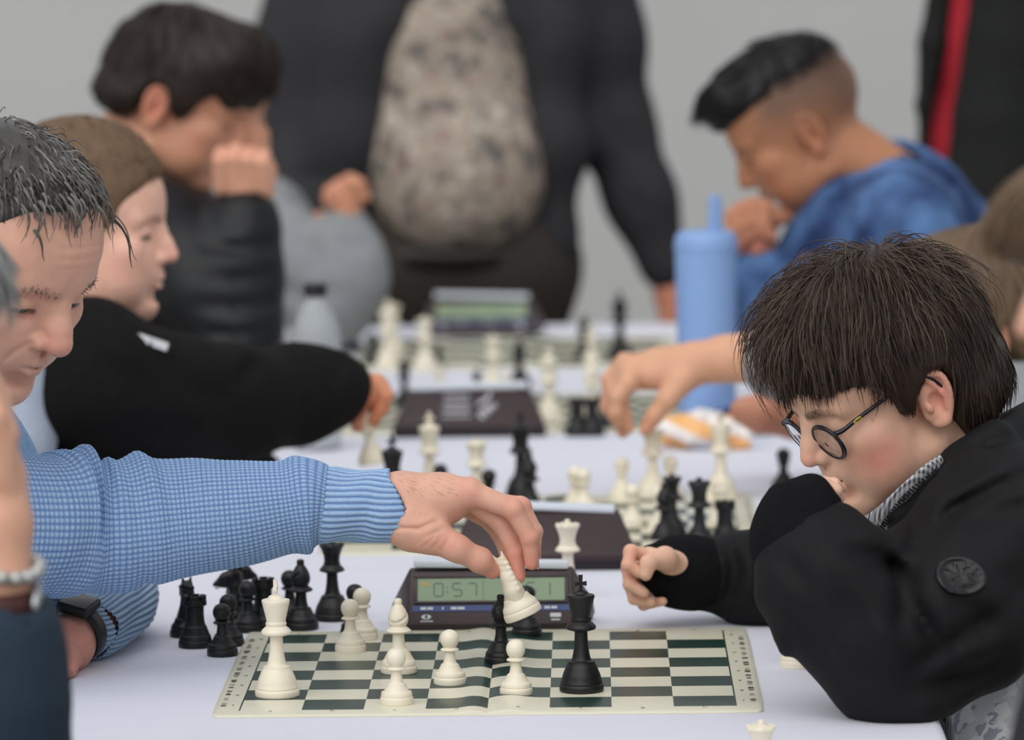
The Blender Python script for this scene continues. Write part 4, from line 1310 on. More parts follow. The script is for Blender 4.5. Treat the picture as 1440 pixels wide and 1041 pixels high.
    nrm = np.array((-.15, -.97, .2)); R = rot_to(nrm); ax = R[:, 1] * .97 + R[:, 2] * -.25; ax /= np.linalg.norm(ax); ay = np.cross(nrm / np.linalg.norm(nrm), ax)
    t = np.linspace(0, 2 * np.pi, 40, endpoint=False)
    def oval(a, b): return [c + ax * a * math.cos(u) + ay * b * math.sin(u) for u in t]
    return root, H, A, part, jk, B, body, c, ax, ay, nrm
def boy_glasses_details(root, H, A, part, jk, B, body, c, ax, ay, nrm):
    nrm = nrm / np.linalg.norm(nrm)
    m_badge = mat('black_rubber_badge', (22, 22, 24), 0.45, 0.05, 60)
    # find the jacket surface under the badge
    me = jk.data
    co = np.empty(len(me.vertices) * 3, np.float32); me.vertices.foreach_get('co', co); co = co.reshape(-1, 3) + B
    cand = co[np.linalg.norm(np.cross(co - c, np.array(ray(1353, 793)) / np.linalg.norm(ray(1353, 793))), axis=1) < .022]
    c = cand[np.argsort(cand[:, 1])[:40]].mean(0)
    def surf(p):
        dd = np.linalg.norm((co - p)[:, [0, 2]], axis=1)
        k = np.argsort(dd + (co[:, 1] > c[1] + .08) * 9)[:6]
        return np.array([p[0], co[k, 1].min() - .0012, p[2]])
    t = np.linspace(0, 2 * np.pi, 44, endpoint=False)
    rows = [(0.001, 0), (.3, 0), (.6, 0), (.82, 0), (.86, -.0012), (.96, -.0012), (1.0, 0), (1.02, .003)]
    V = []
    for s, dy in rows:
        for u in t:
            p = c + ax * (.0235 * s * math.cos(u)) + ay * (.0165 * s * math.sin(u))
            p = surf(p); p[1] += dy
            V.append(p)
    n = 44
    Fq = np.array([(r * n + k, r * n + (k + 1) % n, (r + 1) * n + (k + 1) % n, (r + 1) * n + k) for r in range(len(rows) - 1) for k in range(n)])
    bd = part('sleeve_badge', np.array(V), Fq, m_badge, jk)
    vs_, fs_ = [], []
    rnd = random.Random(8)
    for i in range(15):                                               # raised squiggles of the emblem
        a = rnd.uniform(0, 6.28); r = rnd.uniform(.1, .7)
        p0 = c + ax * (.0235 * r * math.cos(a)) + ay * (.0165 * r * math.sin(a)); p1 = p0 + ax * rnd.uniform(-.006, .006) + ay * rnd.uniform(-.005, .005)
        v, q = tube([surf(p0) - (0, .0004, 0), surf((p0 + p1) / 2 + ay * .001) - (0, .0006, 0), surf(p1) - (0, .0002, 0)], .0006, 6, 6, cap=False)
        fs_.append(q + sum(len(x) for x in vs_)); vs_.append(v)
    o = part('badge_emblem', np.concatenate(vs_), np.concatenate(fs_), m_badge, bd); o['kind'] = 'stuff'
    # zip along the collar edge
    m_zip = mat('black_zip_teeth', (16, 16, 18), 0.35, 0.05)
    zp = catmull(np.array([A(1318, 662, 4.556), A(1282, 690, 4.562), A(1254, 722, 4.578), A(1236, 752, 4.615), A(1230, 785, 4.63), A(1232, 810, 4.628)]), 46)
    bm = bmesh.new()
    for k in range(len(zp) - 1):
        box_bm(bm, Vector(zp[k] - B), (.0052, .004, .0018), Matrix.Rotation(.6, 3, 'Y'))
    zo = bm_obj('zip', bm, m_zip, jk); zo['kind'] = 'stuff'
    # checked shirt collar and white tee at the throat
    def sheet(name, a, b, m, thick=.0015, bulge=.004):
        a = catmull(np.array(a), 24); b = catmull(np.array(b), 24)
        V = []; rows = 8
        for r in range(rows):
            w_ = r / (rows - 1); V.append(a * (1 - w_) + b * w_ - np.array([0, bulge * math.sin(math.pi * w_), 0]))
        V = np.concatenate(V); idx = np.arange(rows * 24).reshape(rows, 24)
        Fq = np.stack([idx[:-1, :-1], idx[1:, :-1], idx[1:, 1:], idx[:-1, 1:]], -1).reshape(-1, 4)
        o = part(name, V, Fq, m)
        md = o.modifiers.new('thick', 'SOLIDIFY'); md.thickness = thick
        return o
    sheet('shirt_collar', [A(1322, 640, 4.57), A(1300, 654, 4.562), A(1268, 682, 4.575), A(1236, 712, 4.605), A(1214, 728, 4.64)],
          [A(1332, 664, 4.59), A(1308, 682, 4.582), A(1278, 706, 4.592), A(1246, 736, 4.62), A(1222, 744, 4.645)], m_check)
    fl = Field(A(1180, 800, 4.58), A(1290, 690, 4.80), .006)
    lo = np.minimum(A(1180, 800, 4.58), A(1290, 690, 4.82)); hi = np.maximum(A(1180, 800, 4.58), A(1290, 690, 4.82))
    fl = Field(lo - .03, hi + .03, .005)
    fl.chain([A(1226, 738, 4.665), A(1238, 775, 4.67)], [.018, .03], .02)
    v, q = fl.mesh(); part('t_shirt', v, q, m_tee)
    # trousers: one thigh drawn up beside the table edge
    fl = Field((.36, 4.45, .02), (.95, 5.0, .80), .010)
    fl.chain([A(1530, 1000, 4.74), A(1462, 1058, 4.63), A(1460, 1200, 4.6)], [.12, .085, .07], .05)
    fl.chain([A(1530, 1000, 4.78), A(1470, 1080, 4.88), A(1465, 1230, 4.88)], [.12, .085, .07], .05)
    for D in (4.6, 4.88):
        p = A(1464, 1210, D); fl.chain([p, (p[0] + .06, D, .08), (p[0] - .05, D, .055)], [.07, .05, .042], .03)
    fl.noise(.004, 40, 7)
    v, q = fl.mesh(); part('trousers', clear_table(v), q, m_camo)
    # ---------------- glasses
    g = empty('glasses', H.w([[97, 0, 9]])[0], 0, 'round dark navy glasses worn by the boy in black jacket', 'glasses')
    G = np.array(g.location)
    def gp(name, V, Q, m, parent=g): return mesh_obj(name, np.asarray(V) - G, Q, m, parent)
    tl = math.radians(8); fx = np.array([math.cos(tl), 0, -math.sin(tl)]); uz = np.array([math.sin(tl), 0, math.cos(tl)])
    for sy in (1, -1):
        cc = np.array([97., sy * 31.5, 9]); wr = math.radians(6) * sy
        yv = np.array([-math.sin(abs(wr)), sy * math.cos(wr), 0]) * sy
        u = np.linspace(0, 2 * np.pi, 49)
        rim = [cc + yv * 21.5 * math.cos(a) + uz * 20 * math.sin(a) for a in u]
        V, Q = tube(H.w(rim), 1.75 * H.s, 10, cap=False)
        rm = gp('rim', V, Q, m_frame)
        rr = np.linspace(0.02, 1, 6); LV = []
        for s_ in rr:
            for a in u[:-1]: LV.append(cc + yv * 20.4 * s_ * math.cos(a) + uz * 19 * s_ * math.sin(a) + fx * (2.2 * (1 - s_ * s_)))
        n = 48; LQ = np.array([(r * n + k, r * n + (k + 1) % n, (r + 1) * n + (k + 1) % n, (r + 1) * n + k) for r in range(5) for k in range(n)])
        lo = gp('lens', H.w(np.array(LV)), LQ, m_lens); md = lo.modifiers.new('thick', 'SOLIDIFY'); md.thickness = .0012
        hx = cc + yv * sy * 20 + uz * 11
        pts = [hx, hx + np.array([-1, sy * 4, 1]), np.array([88, sy * 58, 21]), np.array([70, sy * 64, 25]), np.array([30, sy * 73, 30.]), np.array([2, sy * 77, 31.]), np.array([-10, sy * 80, 22.]), np.array([-18, sy * 81, 4.])]
        V, Q = tube(H.w(np.array(pts)), np.array([2.2, 2.4, 2.4, 2.2, 1.9, 1.8, 1.6, 1.5]) * H.s, 10, 40)
        tp = gp('temple', V, Q, m_frame)
        if sy == 1:
            ec = np.array([74., 66.0, 24.6]); el = []
            for s_, dy in ((0.02, .5), (.5, .5), (.85, .4), (1, 0)):
                for a in u[:-1]: el.append(ec + np.array([5.2 * s_ * math.cos(a), dy, 2.1 * s_ * math.sin(a) + 0.08 * 5.2 * s_ * math.cos(a) * -1]))
            LQ = np.array([(r * n + k, r * n + (k + 1) % n, (r + 1) * n + (k + 1) % n, (r + 1) * n + k) for r in range(3) for k in range(n)])
            em = gp('temple_emblem', H.w(np.array(el)), LQ, m_yellow, tp)
            w2 = [(-3.4, .3), (-1.8, .9), (-.9, .2), (-.4, .8), (0, .5), (.4, .8), (.9, .2), (1.8, .9), (3.4, .3), (2, -.5), (.9, -.2), (0, -1.1), (-.9, -.2), (-2, -.5)]
            V = H.w(np.array([ec + np.array([a * 1.2, .75, b * 1.3]) for a, b in w2]))
            gp('emblem_mark', list(V), [tuple(range(len(w2)))], m_frame, em)
    V, Q = tube(H.w(np.array([[98, 11, 14], [101, 6, 17], [102, 0, 18], [101, -6, 17], [98, -11, 14.]])), 1.7 * H.s, 10, 16)
    gp('bridge', V, Q, m_frame)
    return root
_r = boy_glasses()
boy_glasses_details(*_r)
# ================================================================== the man in the blue waffle sweater
m_waffle = mat('blue_waffle_knit', (0, 0, 0), 0.92, 0.05, 300, 0.2, 1800, spec=0.15, vcol=True)
m_hair2 = hair_mat('wet_grey_hair', (44, 42, 41), (116, 112, 108), 0.3)
m_strap = mat('black_watch_strap', (20, 20, 22), 0.5, 0.05)
m_wglass = mat('watch_glass', (14, 16, 20), 0.08, 0.02)
def knit_tube(pts, rads, seg, n, ridge_fn=None, flat=None, kind='waffle', px=(5.4, 4.9), amp=.0011, c_hi=(166, 194, 226), c_lo=(92, 124, 174), seed=0):
    """swept sleeve with real knit relief; returns V,Q,C"""
    p = catmull(np.concatenate([np.array([tuple(q) for q in pts]), np.array(rads)[:, None]], 1), n)
    c, r = p[:, :3], p[:, 3]
    t = np.gradient(c, axis=0); sl = np.linalg.norm(t, axis=1); t /= sl[:, None]
    s = np.concatenate([[0], np.cumsum(np.linalg.norm(np.diff(c, axis=0), axis=1))])
    u0 = np.array([0, 0, 1.0])
    th = np.arange(seg) * 2 * np.pi / seg
    u = u0 - t * (t @ u0)[:, None]; u /= np.linalg.norm(u, axis=1)[:, None]
    w = np.cross(t, u)
    S, TH = np.meshgrid(s, th, indexing='ij')
    Rr = np.repeat(r[:, None], seg, 1)
    big = ridge_fn(S / s[-1], TH) if ridge_fn is not None else 0
    circ = 2 * np.pi * np.mean(r)
    if kind == 'waffle':
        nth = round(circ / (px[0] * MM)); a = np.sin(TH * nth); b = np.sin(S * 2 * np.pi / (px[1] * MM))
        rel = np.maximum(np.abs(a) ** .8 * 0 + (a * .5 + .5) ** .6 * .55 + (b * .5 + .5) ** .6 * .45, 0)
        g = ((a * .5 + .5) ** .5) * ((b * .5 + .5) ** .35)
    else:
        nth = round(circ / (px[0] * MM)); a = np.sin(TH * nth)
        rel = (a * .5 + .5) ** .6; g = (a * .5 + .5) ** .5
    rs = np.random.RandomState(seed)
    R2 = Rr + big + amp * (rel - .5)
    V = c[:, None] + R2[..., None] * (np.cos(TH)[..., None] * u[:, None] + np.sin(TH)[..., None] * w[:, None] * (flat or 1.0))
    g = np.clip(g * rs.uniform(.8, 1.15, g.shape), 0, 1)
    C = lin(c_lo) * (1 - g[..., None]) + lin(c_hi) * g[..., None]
    idx = np.arange(n * seg).reshape(n, seg); i2 = np.roll(idx, -1, 1)
    Q = np.stack([idx[:-1], idx[1:], i2[1:], i2[:-1]], -1).reshape(-1, 4)
    return V.reshape(-1, 3), Q, C.reshape(-1, 3)
def man_blue():
    base = P(-160, 1000, 4.75); base.z = 0
    B = np.array(base)
    root = empty('person', base, 0, 'man in blue waffle-knit sweater reaching over the board to lift a piece', 'person')
    def part(name, V, Q, m, parent=root, cols=None): return mesh_obj(name, np.asarray(V) - B, Q, m, parent, True, cols)
    A = lambda x, y, D: np.array(P(x, y, D))
    H = Head(pose(1, 37, 32), (93, 0, 33), 88, 416, 4.55, 1.07)
    f = head_field(1.8, nose=1.14, jaw=1.0, cheek=-1.0, lid='low', mouth=0.0, neck=(-70, 0, -150), neck_r=(56, 60), ears=(1, -1), brow=1.12, chin=2)
    for sy in (-1, 1):                                                           # age lines
        f.dig([(100, sy * 17, -8), (92, sy * 30, -24), (84, sy * 33, -38)], 3.0, 1.8)
        f.dig([(90, sy * 22, 8), (84, sy * 38, 7)], 2.5, 1.0)
        f.dig([(74, sy * 48, 18), (68, sy * 54, 12)], 2.0, .8)
    for z in (62, 70, 79): f.dig([(92 - (z - 62) * .35, -38, z), (99 - (z - 62) * .45, 0, z + 2), (92 - (z - 62) * .35, 38, z)], 2.0, .7)
    for sy in (-1, 1): f.dig([(100, sy * 5, 33), (99, sy * 6, 44)], 1.8, .8)
    V, Q = f.mesh(); V = relax(V, Q, 1, .3)
    SK, RED = (222, 172, 150), (206, 116, 104)
    ex = [((88, 0, -34), (26, 34, 26), (172, 138, 126), .38), ((70, 0, -66), (30, 44, 18), (168, 136, 124), .35), ((108, 0, -6), (14, 16, 14), (206, 112, 104), .45),
          ((84, -31, 12), (9, 15, 4), (176, 112, 104), .4)]
    C = face_paint(V, SK, (176, 108, 104), RED, (112, 92, 78), .35, 0.0, lash=(92, 62, 54), brow_w=4.6, extra=ex)
    parts = [(H.w(V), Q, C)]
    # ---- reaching hand
    D0 = 4.75
    h_ = lambda x, y, d=0: A(x, y, D0 + d * MM)
    idx = [h_(660, 692, -10), h_(722, 717, -14), h_(745, 757, -14), h_(748, 792, -11)]
    mid = [h_(657, 698, 8), h_(706, 736, 6), h_(725, 776, 3), h_(729, 811, 1)]
    rng = [h_(652, 702, 26), h_(733, 713, 26), h_(751, 748, 22), h_(751, 778, 18)]
    lit = [h_(645, 708, 42), h_(690, 735, 44), h_(708, 764, 38), h_(712, 790, 30)]
    thumb = [h_(605, 752, -14), h_(642, 771, -20), h_(675, 788, -14), h_(692, 803, -6)]
    al = np.array(idx + mid + rng + lit + thumb + [h_(500, 708, 0)])
    f = Field(al.min(0) - .045, al.max(0) + .03, .0016)
    f.chain([h_(500, 711, 8), h_(566, 708, 8), h_(620, 700, 4), h_(658, 694, -6)], [.0255, .0270, .022, .0155], .012)
    f.chain([h_(566, 706, 16), h_(620, 700, 24), h_(650, 703, 34)], [.026, .020, .013], .012)
    f.chain([h_(552, 724, 2), h_(580, 742, -8), thumb[0]], [.0205, .0212, .018], .012)
    f.cone(h_(600, 735, 4), h_(640, 716, 6), .015, .010, .010)
    for c, r in ((idx, 9.4), (mid, 9.4), (rng, 9.0), (lit, 7.8)):
        f.chain(c, [r * 1.22 * MM, r * MM, r * .92 * MM, r * .74 * MM], .0022)
        f.ell(c[1], r * 1.08 * MM, .003); f.ell(c[2], r * .96 * MM, .002)
        f.ell(c[0], r * 1.35 * MM, .006)
    f.chain(thumb, [.018, .0128, .0112, .0082], .006)
    f.ell(thumb[2], .0118, .003)
    for k in range(5):                                                            # wrinkles over the thenar and wrist
        f.dig([h_(566 + 14 * k, 768 + 1 * k, -30), h_(590 + 12 * k, 756 - 2 * k, -34), h_(628 + 6 * k, 742 - 2 * k, -28)], .0013, .0011)
    f.dig([h_(548, 742, -26), h_(590, 744, -30), h_(635, 724, -22)], .0024, .0028)
    for k in range(3): f.dig([h_(586 + 8 * k, 690, -24), h_(588 + 8 * k, 712, -26), h_(584 + 8 * k, 728, -26)], .0016, .0009)
    for (a, b, n_) in ((idx[0], idx[1], 0), (rng[0], rng[1], 1)): f.dig([a + (0, 0, .012), b + (0, 0, .009)], .003, -.0009)
    v, q = f.mesh(); v = relax(v, q, 1, .35)
    bl = [(p, (.012,) * 3, (214, 118, 102), .55) for p in (idx[1], idx[2], mid[2], rng[1], thumb[2], idx[0])] + [(p, (.012,) * 3, (222, 120, 106), .7) for p in (idx[3], mid[3], thumb[3], rng[3])]
    bl += [(h_(625, 762, -20), (.03, .03, .012), (212, 126, 110), .4), (h_(560, 720, -20), (.03, .04, .03), (216, 160, 138), .4)]
    parts.append((v, q, paint(v, SK, bl)))
    # ---- resting hand
    w2 = [A(150, 872, 4.90), A(112, 892, 4.83), A(92, 908, 4.80), A(78, 925, 4.78)]
    fg = [[A(88, 915, 4.77), A(72, 930, 4.76), A(66, 944, 4.755), A(62, 952, 4.75)], [A(84, 920, 4.785), A(66, 936, 4.78), A(58, 948, 4.775), A(52, 955, 4.77)], [A(80, 922, 4.80), A(60, 936, 4.80), A(50, 948, 4.795), A(44, 954, 4.79)]]
    al = np.array(w2 + sum(fg, []))
    f = Field(al.min(0) - .035, al.max(0) + .035, .003)
    f.chain(w2, [.027, .024, .026, .020], .01)
    for c in fg: f.chain(c, [.0105, .0095, .009, .0075], .002)
    f.chain([A(98, 925, 4.77), A(92, 940, 4.75), A(84, 950, 4.745)], [.013, .011, .009], .005)
    v, q = f.mesh(); parts.append((v, q, paint(v, (206, 142, 124))))
    # ---- trunk
    NB = H.w([[-60, 0, -140]])[0]
    f = Field((-.85, 4.45, .40), (-.05, 5.25, 1.22), .014)
    f.cone(NB, A(-150, 900, 4.8), .06, .12, .06); f.cone(A(-150, 900, 4.8), A(-190, 1150, 4.8), .12, .13, .05)
    f.cone(A(-110, 690, 4.62), A(-130, 690, 5.0), .06, .06, .06)
    f.chain([A(-100, 700, 4.62), A(120, 738, 4.75), A(500, 710, 4.757)], [.05, .042, .028], .02)
    f.chain([A(-120, 700, 5.0), A(60, 790, 5.06), A(160, 836, 5.03), A(150, 868, 4.91)], [.05, .036, .024, .024], .02)
    v, q = f.mesh(); parts.append((v, q, paint(v, SK)))
    V, Q, C = join_parts(parts); V = clear_table(V)
    body = part('body', V, Q, m_skin, root, C)
    for p, d, up, r in ((idx[3], idx[3] - idx[2], (.9, -.25, .2), 4.6), (rng[3], rng[3] - rng[2], (.95, -.1, .2), 4.2), (thumb[3], thumb[3] - thumb[2], (-.2, -.8, .6), 5.2)):
        u = np.array(up) / np.linalg.norm(up)
        nl = nail(np.array(p) + u * .0061 + np.array(d) / np.linalg.norm(d) * .0015 - B, d, up, r * MM, body, m_nail)
    for sy in (-1, 1):
        e = eye_ball(H, sy, (1, .0, -.45), body)
        for o in [e] + list(e.children): o.data.transform(Matrix.Translation(-Vector(B)))
    # wrist hairs
    rs = np.random.RandomState(2); n = 170
    r0 = np.stack([h_(rs.uniform(556, 650), 0, 0) * 0 + h_(x, y, -16) for x, y in zip(rs.uniform(556, 648, n), rs.uniform(668, 694, n))])
    hv = np.asarray(body.data.vertices[0].co) * 0
    bco = v * 0
    hand_v = parts[1][0]
    k = [np.argmin(((hand_v[:, [0, 2]] - p[[0, 2]]) ** 2).sum(1) * 1e4 + np.maximum(hand_v[:, 1] - 4.76, 0)) for p in r0]
    r0 = hand_v[k]
    dv = np.tile(np.array([.8, -.25, -.35]), (n, 1)) + rs.randn(n, 3) * .25
    hvv, hq = strands(r0, dv, 4, 0.0016, .00011, lambda p, d, t: d + np.array([.1, 0, -.12]), rs, .1)
    hh = part('arm_hair', hvv, hq, mat('fine_brown_hair', (184, 136, 112), .6)); hh['kind'] = 'stuff'
    # ---- hair: wet locks combed forward
    f = Field((-125, -105, -80), (130, 105, 160), 3.2)
    f.ell((-4, 0, 52), (96.5, 77, 78), 0); f.ell((8, 0, 80), (64, 62, 47), 25); f.ell((-45, 0, 5), (60, 70, 62), 25)
    poly_cut(f, [(150, -120), (150, 92), (100, 94), (78, 106), (58, 98), (46, 72), (34, 48), (24, 10), (14, -6), (8, 20), (-10, 32), (-26, 24), (-30, -30), (-40, -60), (-60, -120)], 6)
    cv, cq = f.mesh(); cn = mesh_normals(cv, cq)
    def flow(p):
        d = p - np.array([-50., 0, 135]); d /= np.linalg.norm(d, axis=1)[:, None] + 1e-9
        fr = np.clip((p[:, 0] + 20) / 60, 0, 1)[:, None]
        return d + fr * np.array([.55, .10, -.35]) + (1 - fr) * np.array([0, 0, -.5]) + .35 * np.sin(p[:, [1, 2, 0]] * .07 + p[:, [2, 0, 1]] * .11)
    cs = np.full((len(cv), 3), .8, np.float32)
    lf = lambda p: np.clip((p[:, 2] - np.where(p[:, 0] > 30, 96, -40)) / 50, .10, .8)
    hp = [(cv, cq, cs), hair_strands(H, cv, cn, 4200, 9, 5.5, .85, flow, 3, lift=.10, wander=.2, shade=(.4, 2.8), lenf=lf)]
    # separate wet locks over the forehead
    rs = np.random.RandomState(11); locks = []
    for i in range(110):
        y0 = rs.uniform(-58, 50); x0 = rs.uniform(24, 76)
        z0 = 48 + 78 * math.sqrt(max(0, 1 - (x0 / 108) ** 2 - (y0 / 86) ** 2)) + 8
        ln = rs.uniform(16, 48) * (1.35 if y0 > 18 else .8)
        pts = [np.array([x0, y0, z0])]; d = np.array([.9, .12 + y0 * .004, -.05]); cv_ = rs.uniform(-.16, .2)
        for k_ in range(9):
            pts.append(pts[-1] + d / np.linalg.norm(d) * ln / 9)
            d = d + np.array([-.09, cv_ * .6 + .03 * math.sin(k_ * 1.3), -.24]) if k_ < 6 else d + np.array([-.02 + .2 * rs.rand(), cv_ * 1.6, .06])
        v, q = tube(np.array(pts), np.linspace(1.5, .25, 10) * rs.uniform(.6, 1.25), 5, 20, cap=False)
        c = np.full((len(v), 3), rs.uniform(.3, 2.4), np.float32); locks.append((v, q, c))
    hp += locks
    finish_hair('hair', H, B, root, hp, m_hair2)
    # bushy brows
    bv = []
    for sy in (-1, 1):
        n = 130; t_ = rs.rand(n)
        p0 = np.stack([95 - 13 * t_ ** 1.4, sy * (10 + 32 * t_), 37 + 5 * np.sin(t_ * 2.6)], 1) + rs.randn(n, 3) * (1.2, 1.5, 1.6)
        v, q = strands(p0, np.stack([.4 + 0 * t_, sy * .8 + 0 * t_, .35 - .7 * t_], 1) + rs.randn(n, 3) * .25, 4, 2.2, .28, lambda p, d, t: d + np.array([-.05, 0, -.1]), rs, .1)
        bv.append((v, q, np.full((len(v), 3), .9, np.float32)))
    finish_hair('eyebrows', H, B, root, bv, hair_mat('grey_brown_brow', (70, 56, 48), (120, 104, 92)))
    # ---- sweater: reaching sleeve
    cl = [(-150, 720, 4.63, 118), (-60, 735, 4.66, 108), (40, 739, 4.70, 102), (110, 739, 4.73, 99), (170, 738, 4.74, 94), (250, 730, 4.75, 83), (340, 722, 4.755, 77), (400, 714, 4.757, 66), (436, 709, 4.757, 62), (458, 710, 4.757, 53)]
    def ridge(s, th):
        top = np.clip(np.cos(th) * .7 + .45, 0, 1.2)
        r = 0
        for c0, w0, a0 in ((.395, .017, .0065), (.46, .020, .0075), (.50, .014, -.006), (.60, .022, .006), (.545, .018, -.003), (.72, .05, .002), (.945, .022, .004)):
            r = r + a0 * np.exp(-((s - c0 - .02 * np.sin(th)) / w0) ** 2) * (top if c0 < .9 else 1)
        r = r + .003 * np.exp(-((s - .42) / .08) ** 2) * np.sin(th * 3 + s * 30)
        low = np.clip(-np.cos(th - .5), 0, 1)
        r = r - .007 * low * np.exp(-((s - .50 - .03 * th) / .015) ** 2)
        return r + .0015 * np.sin(th * 2 + s * 14)
    v, q, c = knit_tube([A(x, y, d) for x, y, d, r in cl], [r / 1.47 * MM for *_, r in cl], 420, 560, ridge)
    sw = part('sweater_sleeve', v, q, m_waffle, root, c)
    cf = [(450, 711, 4.757, 52), (464, 711, 4.757, 53), (490, 711, 4.757, 51), (520, 711, 4.757, 51), (543, 713, 4.755, 52), (547, 713, 4.755, 51), (547, 713, 4.755, 49), (538, 713, 4.755, 48)]
    v, q, c = knit_tube([A(x, y, d) for x, y, d, r in cf], [r / 1.47 * MM for *_, r in cf], 300, 60, lambda s, th: .0012 * np.sin(3 * th + 9 * s), kind='rib', px=(6.2, 5), amp=.0016)
    part('cuff', v, q, m_waffle, sw, c)
    # folded arm with ribbed cuff; its shade is put into greyer knit colours
    cl = [(-60, 760, 5.06, 95), (80, 800, 5.07, 80), (150, 828, 5.06, 58), (182, 842, 5.01, 50), (170, 858, 4.94, 50), (148, 872, 4.89, 50), (134, 881, 4.862, 49), (126, 885, 4.847, 46), (132, 883, 4.852, 42)]
    v, q, c = knit_tube([A(x, y, d) for x, y, d, r in cl], [r / 1.45 * MM * .86 for *_, r in cl], 260, 260, lambda s, th: .002 * np.sin(4 * th + 20 * s), kind='rib', px=(6.5, 5), amp=.0022, c_hi=(158, 180, 204), c_lo=(84, 106, 136))
    v[:, 2] = np.maximum(v[:, 2], TZ + .001)
    part('sweater_sleeve', v, q, m_waffle, root, c)
    # sweater body
    f = Field((-.98, 4.36, .42), (-.30, 5.35, 1.22), .010)
    f.cone(A(-140, 720, 4.82), A(-185, 950, 4.82), .14, .16, .06); f.cone(A(-185, 950, 4.82), A(-200, 1120, 4.82), .16, .16, .05)
    f.cone(A(-120, 700, 4.64), A(-130, 700, 5.02), .085, .085, .06)
    f.cone(H.w([[-66, 0, -128]])[0], A(-140, 720, 4.82), .080, .13, .04)
    f.cone(H.w([[-40, 0, -60]])[0], H.w([[-66, 0, -125]])[0], .066, .066, .01, 'cut')
    v, q = f.mesh(); rs = np.random.RandomState(3)
    C = np.tile(lin((140, 172, 210)), (len(v), 1)) * rs.uniform(.85, 1.12, (len(v), 1))
    part('sweater_body', clear_table(v), q, m_waffle, root, C)
    # trousers and shoes, mostly hidden below the table
    f = Field((-1.0, 4.5, 0.0), (-.40, 5.2, .62), .012)
    for D in (4.68, 4.96):
        hip = np.array((-.64, D, .50)); f.chain([hip, (-.50, D, .50), (-.49, D, .28), (-.49, D, .10), (-.46, D, .05)], [.10, .085, .065, .055, .045], .04)
    v, q = f.mesh(); part('trousers', v, q, mat('dark_blue_denim', (40, 48, 66), .8, .1, 80))
    # ---- wrist watch on the folded arm
    wt = empty('wristwatch', A(106, 892, 4.82), 0, 'black smart watch on wrist of the man in blue sweater', 'watch')
    W0 = np.array(wt.location)
    ax = A(112, 892, 4.83) - A(92, 908, 4.80); ax /= np.linalg.norm(ax)
    R = rot_to(ax)
    u = np.linspace(0, 2 * np.pi, 40, endpoint=False)
    V = []
    for dx, rr in ((-.010, .0275), (-.010, .0295), (.010, .0295), (.010, .0275)):
        for a in u: V.append(R[:, 0] * dx + R[:, 1] * rr * math.cos(a) + R[:, 2] * rr * math.sin(a))
    n = 40
    Fq = np.array([(r * n + k, r * n + (k + 1) % n, ((r + 1) % 4) * n + (k + 1) % n, ((r + 1) % 4) * n + k) for r in range(4) for k in range(n)])
    mesh_obj('strap', np.array(V), Fq, m_strap, wt)
    up = R[:, 2] * .55 - np.array([0, 1.0, 0]) * .7 + R[:, 1] * .1; up -= R[:, 0] * (up @ R[:, 0]); up /= np.linalg.norm(up)
    R3 = np.stack([R[:, 0], np.cross(up, R[:, 0]), up], 1)
    box('case', Vector(up * .031), (.036, .034, .010), m_strap, wt, Matrix(R3.tolist()), .003, 3)
    box('screen', Vector(up * .0362), (.031, .029, .0012), m_wglass, wt, Matrix(R3.tolist()), .0004)
man_blue()
kn = piece('knight', 'white', 0, 0, 'white knight tilted in the fingers of the man in blue sweater', loc=P(737, 866, 4.752)) if 'piece' in globals() else None
if kn:
    kn.rotation_euler = (Matrix.Rotation(math.radians(-23), 3, 'Y') @ Matrix.Rotation(math.radians(100), 3, 'Z')).to_euler()
    kn.scale = (1.08,) * 3
